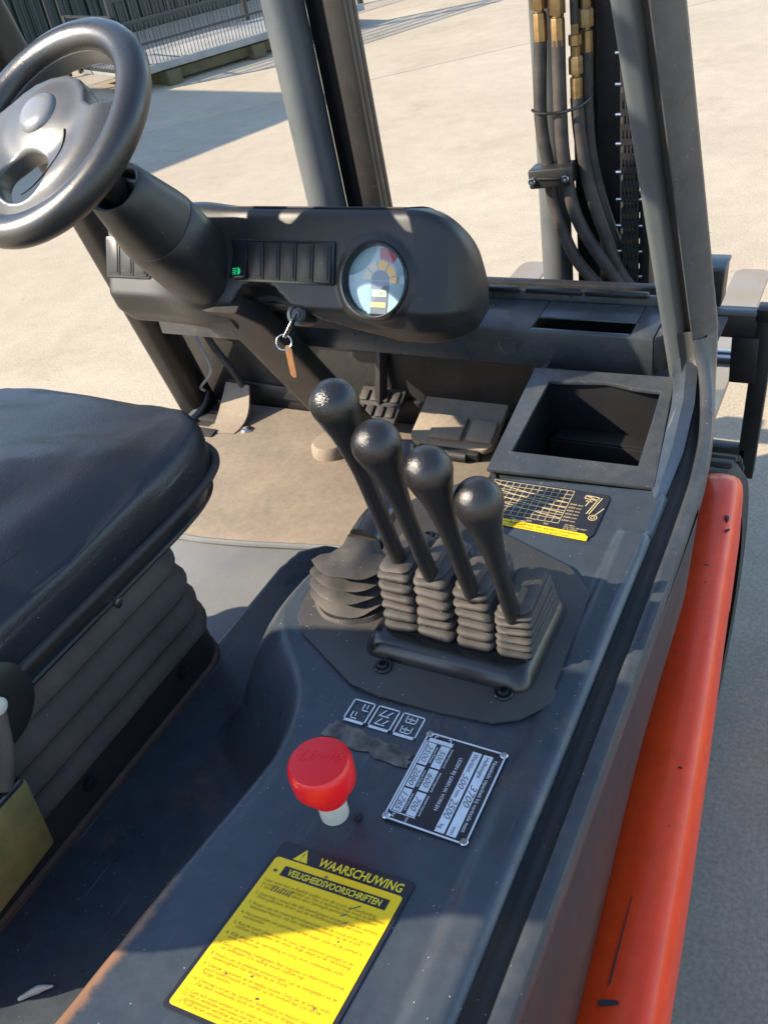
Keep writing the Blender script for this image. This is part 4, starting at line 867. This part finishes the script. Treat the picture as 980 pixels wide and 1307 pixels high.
b = B(); kc = V(-.757, 1.020, 1.113); kn_ = V(0, -.86, .5).normalized(); b.lathe([(.017, -.03), (.017, 0), (.0165, .003), (.011, .004), (.0095, .002), (.007, .002), (.0065, .004), (.002, .004)], kc, kn_, 28); obj("ignition_switch", b, 'gloss', pod)
b = B(); b.prism([V(-.862, 1.0, 1.0) , V(-.76, 1.0, 1.06), V(-.755, 1.0, 1.058), V(-.857, 1.0, .996)], V(0, .002, 0)) if False else b.tube([V(-1.06, 1.08, 1.235), V(-1.13, 1.12, 1.235)], .004, 6); bmesh.ops.delete(b.bm, geom=b.bm.verts[:], context='VERTS')
b.bm.free()
# key with ring and tag, hanging from the ignition switch
kt = thing("ignition_key", tuple(kc), "key in the ignition with a ring and a copper tag hanging from it", "key")
b = B(); k0 = kc + kn_ * .004; k1 = V(-.772, .995, 1.086); b.bar(k0, k1, .008, .0022, up=(1, 0, 0), bev=.0008); obj("key_blade", b, 'chrome', kt)
b = B(); rc = V(-.774, .994, 1.079); X, Y, Z = frame((.45, -.75, .35)); r0 = [rc + (X * math.cos(t) + Y * math.sin(t)) * .0115 for t in np.linspace(0, 2 * math.pi, 33)]; b.tube(r0, .0012, 8, caps=False); obj("key_ring", b, 'chrome', kt)
b = B(); t0 = rc + V(.004, .002, -.009); ux = V(.9, -.3, .10).normalized(); uy = V(.17, .05, 1).normalized(); uy = (uy - ux * uy.dot(ux)).normalized(); un = ux.cross(uy)
place(b, curve_mesh([rrect(-.0078, -.048, .0078, .003, .0072, 6), [(.0018 * math.cos(t), -.002 + .0018 * math.sin(t)) for t in np.linspace(0, 5.8, 10)]], .0007, .0003, 1), t0, ux, uy); obj("key_tag", b, 'copper', kt)

# ---- steering wheel
hub = hub - V(.881, .445, -.157) * .008
wca = V(math.sin(R(8)) * math.sin(R(38)), math.cos(R(8)) * math.sin(R(38)), -math.cos(R(38))); wx, wy, wn = frame(-wca, (1, 0, 0))
def WPt(x, y, h=0): return hub + (wx * x + wy * y + wn * h) * KS
b = B(); rm = [WPt(.1305 * math.cos(t), .1305 * math.sin(t)) for t in np.linspace(0, 2 * math.pi, 73)]; rings = []
for i in range(72):
    t = 2 * math.pi * i / 72; rd = wx * math.cos(t) + wy * math.sin(t); rings.append([rm[i] + (rd * math.cos(a) + wn * math.sin(a)) * .0195 * KS for a in np.linspace(0, 2 * math.pi, 19)[:-1]])
rings.append(rings[0]); b.loft(rings, caps=(False, False)); bmesh.ops.remove_doubles(b.bm, verts=b.bm.verts[:], dist=1e-6)
sw = obj("steering_wheel", b, 'wheelp', fl, sharp=80)
# spoke plate as a dished heightfield in polar form with the two openings left out
def hubz(x, y):
    r = math.hypot(x, y); return .004 + .012 * math.exp(-(math.hypot(x * .8, (y - .01)) / .045) ** 4) - .010 * sstep(np.array((r - .09) / .03)) + .006 * math.exp(-((r - .08) / .02) ** 2)
up_o = []
for a in np.linspace(20, 160, 41):
    up_o.append((.115 * math.cos(R(a)), .115 * math.sin(R(a))))
up_i = [(-.098, .026), (-.080, .026), (-.066, .034), (-.052, .046), (-.035, .056), (-.012, .062), (.015, .062), (.036, .054), (.052, .040), (.062, .022), (.078, .014), (.1, .022)]
lo_h = [(-.002 + .047 * math.cos(t), -.066 + .036 * math.sin(t)) for t in np.linspace(0, 2 * math.pi, 41)[:-1]]
outer = [(.118 * math.cos(t), .118 * math.sin(t)) for t in np.linspace(0, 2 * math.pi, 65)[:-1]]
me = curve_mesh([outer, up_o + up_i, lo_h], .008, .005, 3)
tb = bmesh.new(); tb.from_mesh(me); bpy.data.meshes.remove(me)
for k in range(-23, 24):
    for n_ in ((1, 0, 0), (0, 1, 0)): bmesh.ops.bisect_plane(tb, geom=tb.verts[:] + tb.edges[:] + tb.faces[:], plane_co=(k * .0052 + .0003, k * .0052 + .0003, 0), plane_no=n_, dist=1e-6)
bmesh.ops.remove_doubles(tb, verts=tb.verts[:], dist=2e-5)
for v in tb.verts: x, y, h = v.co; v.co = WPt(x, y, h + float(hubz(x, y)) - .008)
bb = B(); bb.merge(tb); obj("spoke_plate", bb, 'spoke', sw, sharp=80)
b = B(); b.lathe([(.030, -.035), (.052, -.022), (.057, .000), (.055, .008), (.048, .014), (.036, .017), (.004, .018)], WPt(.008, .016), wn, 40, x=EX, sx=1.06, sy=.80); obj("hub_cover", b, 'spoke', sw, sharp=80)
b = B(); b.lathe([(.031, .010), (.031, .0205), (.0295, .0245), (.024, .028), (.014, .0300), (.003, .0305)], WPt(-.002, .012), wn, 40, x=EX, sx=1., sy=.92); obj("hub_cap", b, 'cap', sw, sharp=60)
b = B(); b.tube([WPt(.052 * math.cos(t) * 1.02, -.012 + .062 * math.sin(t) - .02, float(hubz(.052 * math.cos(t), -.03 + .06 * math.sin(t))) + .0055) for t in np.linspace(R(20), R(-75), 14)], .0011, 6); obj("cover_seam", b, 'dark', sw)
# stalk behind the wheel
b = B(); b.tube([V(-.90, .93, 1.335), V(-1.0, .97, 1.33), V(-1.09, 1.0, 1.315), V(-1.13, 1.01, 1.305)], [.008, .008, .011, .009], 12, smooth=5); obj("direction_stalk", b, 'gloss', pod)

# ---- mast, hoses, chain
b = B(); b.lathe([(.031, .10), (.031, 3.2)], (-.607, 1.755, 0), (0, 0, 1), 28); obj("lift_cylinder", b, 'tube', fl)
LEAN = .03
def lean(b):
    for v in b.bm.verts: v.co.x -= LEAN * (v.co.z - 1.0)
    return b
b = B(); b.lathe([(.044, .10), (.044, 3.2)], (-1.148, 1.755, 0), (0, 0, 1), 28); obj("lift_cylinder", lean(b), 'tube', fl)
def chan(x0, x1, y0, y1, th, op):
    b = B(); b.box(((x0 + x1) / 2, y0 + th / 2, 1.65), (x1 - x0, th, 3.1), bev=.002); b.box(((x0 + x1) / 2, y1 - th / 2, 1.65), (x1 - x0, th, 3.1), bev=.002)
    xx = x0 + th / 2 if op > 0 else x1 - th / 2; b.box((xx, (y0 + y1) / 2, 1.65), (th, y1 - y0 - 2 * th - .002, 3.1), bev=.002); return b
obj("mast_channel", chan(-.512, -.470, 1.74, 1.88, .018, -1), 'mast', fl)
obj("mast_channel", chan(-.575, -.520, 1.79, 1.90, .016, 1), 'mast', fl)
b = B(); b.box((-1.078, 1.80, 1.65), (.085, .012, 3.1), bev=.002); obj("dark_gap_sheet", lean(b), 'dark', fl)  # added dark sheet so the gap beside the lift cylinder reads black
obj("mast_channel", lean(chan(-1.088, -1.055, 1.815, 1.86, .012, 1)), 'mast', fl); obj("mast_channel", lean(chan(-1.049, -1.004, 1.745, 1.80, .016, -1)), 'mast', fl)
b = B(); b.box((-.80, 1.86, .45), (.62, .05, .16), bev=.004); b.box((-.80, 1.86, 2.9), (.62, .05, .16), bev=.004); obj("mast_crossbar", b, 'mast', fl)
# leaf chain: plates as one joined part, bright pins apart
cx0, cx1, cyy = -.462, -.418, 1.70
b = B()
for k in range(92):
    z = .30 + k * .0254
    for j in range(5):
        x = cx0 + .008 + j * .0066 + (.0033 if k % 2 else 0); b.box((x, cyy, z), (.0028, .022, .036), bev=0)
ch = obj("lift_chain", b, 'dark', fl)
for k in range(20):
    z = .79 + k * .0508
    if k == 0: b = B(); b.lathe([(.0042, 0), (.0042, .050)], (cx0 - .004, cyy - .004, z), (1, 0, 0), 10); pin0 = obj("chain_pin", b, 'chrome', ch)
    else: dup(pin0, (0, 0, .0508 * k), ch)
b = B(); b.box((-.412, 1.72, 1.6), (.02, .05, 2.6), bev=.003); obj("chain_guard", b, 'mast', fl)
HO = {'A': ([(-.594, 1.34), (-.601, 1.201), (-.590, 1.109), (-.581, 1.034), (-.543, .931), (-.469, .843), (-.43, .78)], .0118), 'B': ([(-.562, 1.33), (-.563, 1.214), (-.559, 1.116), (-.537, 1.011), (-.480, .917), (-.428, .845), (-.39, .79)], .0125),
      'C': ([(-.536, 1.23), (-.531, 1.158), (-.513, 1.057), (-.464, .918), (-.413, .846), (-.38, .80)], .0118), 'D': ([(-.522, 1.30), (-.523, 1.198), (-.514, 1.101), (-.485, .99), (-.44, .88), (-.41, .82)], .0110)}
dy = {'A': 0, 'B': 0, 'C': .012, 'D': .034}
for k, (p, r) in HO.items():
    b = B(); b.tube([V(x, 1.68 + dy[k] - .0 * i, z) for i, (x, z) in enumerate(p)], r, 14, smooth=7); ho = obj("hydraulic_hose", b, 'rubber', fl)
    x, z = p[0]; y = 1.68 + dy[k]; ax = V(0, 0, 1); s = .85 if k in 'CD' else 1
    b = B(); b.lathe([(.0105 * s, -.012), (.0128 * s, -.010), (.0128 * s, .030), (.0120 * s, .034), (.0085 * s, .035), (.0085 * s, .041)], (x, y, z), ax, 8); obj("hose_ferrule", b, 'brass', ho, sharp=30)
    b = B(); b.lathe([(.0085 * s, .039), (.0148 * s, .040), (.0148 * s, .066), (.0125 * s, .069), (.010 * s, .069), (.010 * s, .085), (.0135 * s, .087), (.0135 * s, .103), (.008 * s, .104), (.008 * s, .125)], (x, y, z), ax, 6); obj("hose_nut", b, 'brass', ho, sharp=30)
    b = B(); b.lathe([(.0085 * s, .12), (.0085 * s, .6)], (x, y, z), ax, 12); obj("hydraulic_pipe", b, 'mast', ho)
b = B(); b.box((-.5785, 1.668, 1.101), (.082, .046, .036), (V(.995, 0, .08).normalized(), EY, V(-.08, 0, .995).normalized()), bev=.004); hc = obj("hose_clamp", b, 'plastic', fl)
b = B(); b.box((-.5785, 1.6435, 1.101), (.046, .004, .004), bev=.001); obj("clamp_bar", b, 'dark', hc)
for x in (-.611, -.546):
    b = B(); b.lathe([(.0068, 0), (.0068, .006), (.0060, .007), (.0036, .007), (.0032, .002), (.0003, .002)], (x, 1.645, 1.099 + (x + .578) * .08), (0, -1, 0), 16); obj("clamp_screw", b, 'chrome', hc)
b = B(); tp = [V(-.614, 1.672, 1.217), V(-.598, 1.664, 1.213), V(-.565, 1.662, 1.213), V(-.535, 1.672, 1.216), V(-.520, 1.69, 1.221), V(-.512, 1.70, 1.228)]; b.tube(tp, .0028, 7, smooth=6); obj("cable_tie", b, 'gloss', fl)

# ---- fork carriage, load guard and forks
b = B(); b.box((-.80, 1.955, .678), (1.152, .035, .062), bev=.003); cg = obj("fork_carriage", b, 'mast', fl)
b = B(); b.box((-.80, 1.935, .712), (1.148, .02, .010), bev=.002); obj("carriage_lip", b, 'tube', cg)
b = B(); b.box((-.80, 1.955, .315), (1.152, .035, .075), bev=.003); obj("lower_bar", b, 'mast', cg)
b = B(); b.lathe([(.020, 0), (.020, .26)], (-.52, 1.955, .585), (1, 0, 0), 18); obj("shift_cylinder", b, 'chrome', cg)
b = B(); b.box((-.245, 1.955, .595), (.058, .05, .115), bev=.004); obj("cylinder_block", b, 'mast', cg)
for x in (-.800 - .577, -.800 + .577):
    b = B(); b.bar((x, 1.955, .27), (x + (.018 if x > -.8 else -.018), 1.955, .72), .035, .04, bev=.003); obj("carriage_upright", b, 'mast', cg)
b = B(); b.box((-.205, 1.955, .705), (.045, .045, .03), bev=.003); obj("end_stop", b, 'mast', cg)
b = B(); b.lathe([(.012, 0), (.012, .03), (.008, .035)], (-.236, 1.955, .245), (0, 0, 1), 12); obj("end_pin", b, 'brass', cg)
b = B(); b.prism([V(-.365, 1.93, .722), V(-.302, 1.93, .722), V(-.298, 1.93, .805), V(-.37, 1.93, .81)], V(0, .06, 0), bev=.004); obj("roller_block", b, 'mast', cg)
b = B(); b.box((-.335, 1.96, .812), (.078, .075, .010), bev=.003); obj("block_cover", b, 'tube', cg)
for x0_, x1_ in ((-.460, -.345), (-1.255, -1.140)):
    b = B(); pts = [(1.985, .235), (1.985, .70), (2.03, .70), (2.03, .285), (2.06, .262), (3.19, .252), (3.19, .240), (2.06, .235)]
    b.prism([V(x0_, y, z) for y, z in pts], V(x1_ - x0_, 0, 0)); tt = b.bm
    for v in tt.verts:
        if v.co.y > 3.0:
            pass
    b2 = [(x0_, 2.06), (x1_, 2.06), (x1_, 3.13)] 
    fk = obj("fork", b, 'steel', cg)
    b = B(); b.prism([V(x, y, .240) for x, y in ((x0_, 3.19), (x1_, 3.19), (x1_ - .008, 3.215), (x1_ - .03, 3.23), (x0_ + .03, 3.23), (x0_ + .008, 3.215))], V(0, 0, .011)); obj("fork_tip", b, 'steel', fk)
# rest of the body: frame below floor, counterweight
b = B(); b.box((-.80, .85, .42), (1.02, 1.15, .40), bev=.02); b.box((-.80, .1, .48), (1.22, 1.1, .42), bev=.03); obj("chassis", b, 'mast', fl)
b = B(); b.box((-.80, -.72, .72), (1.25, .55, .75), bev=.08, seg=4); obj("counterweight", b, 'orange', fl)
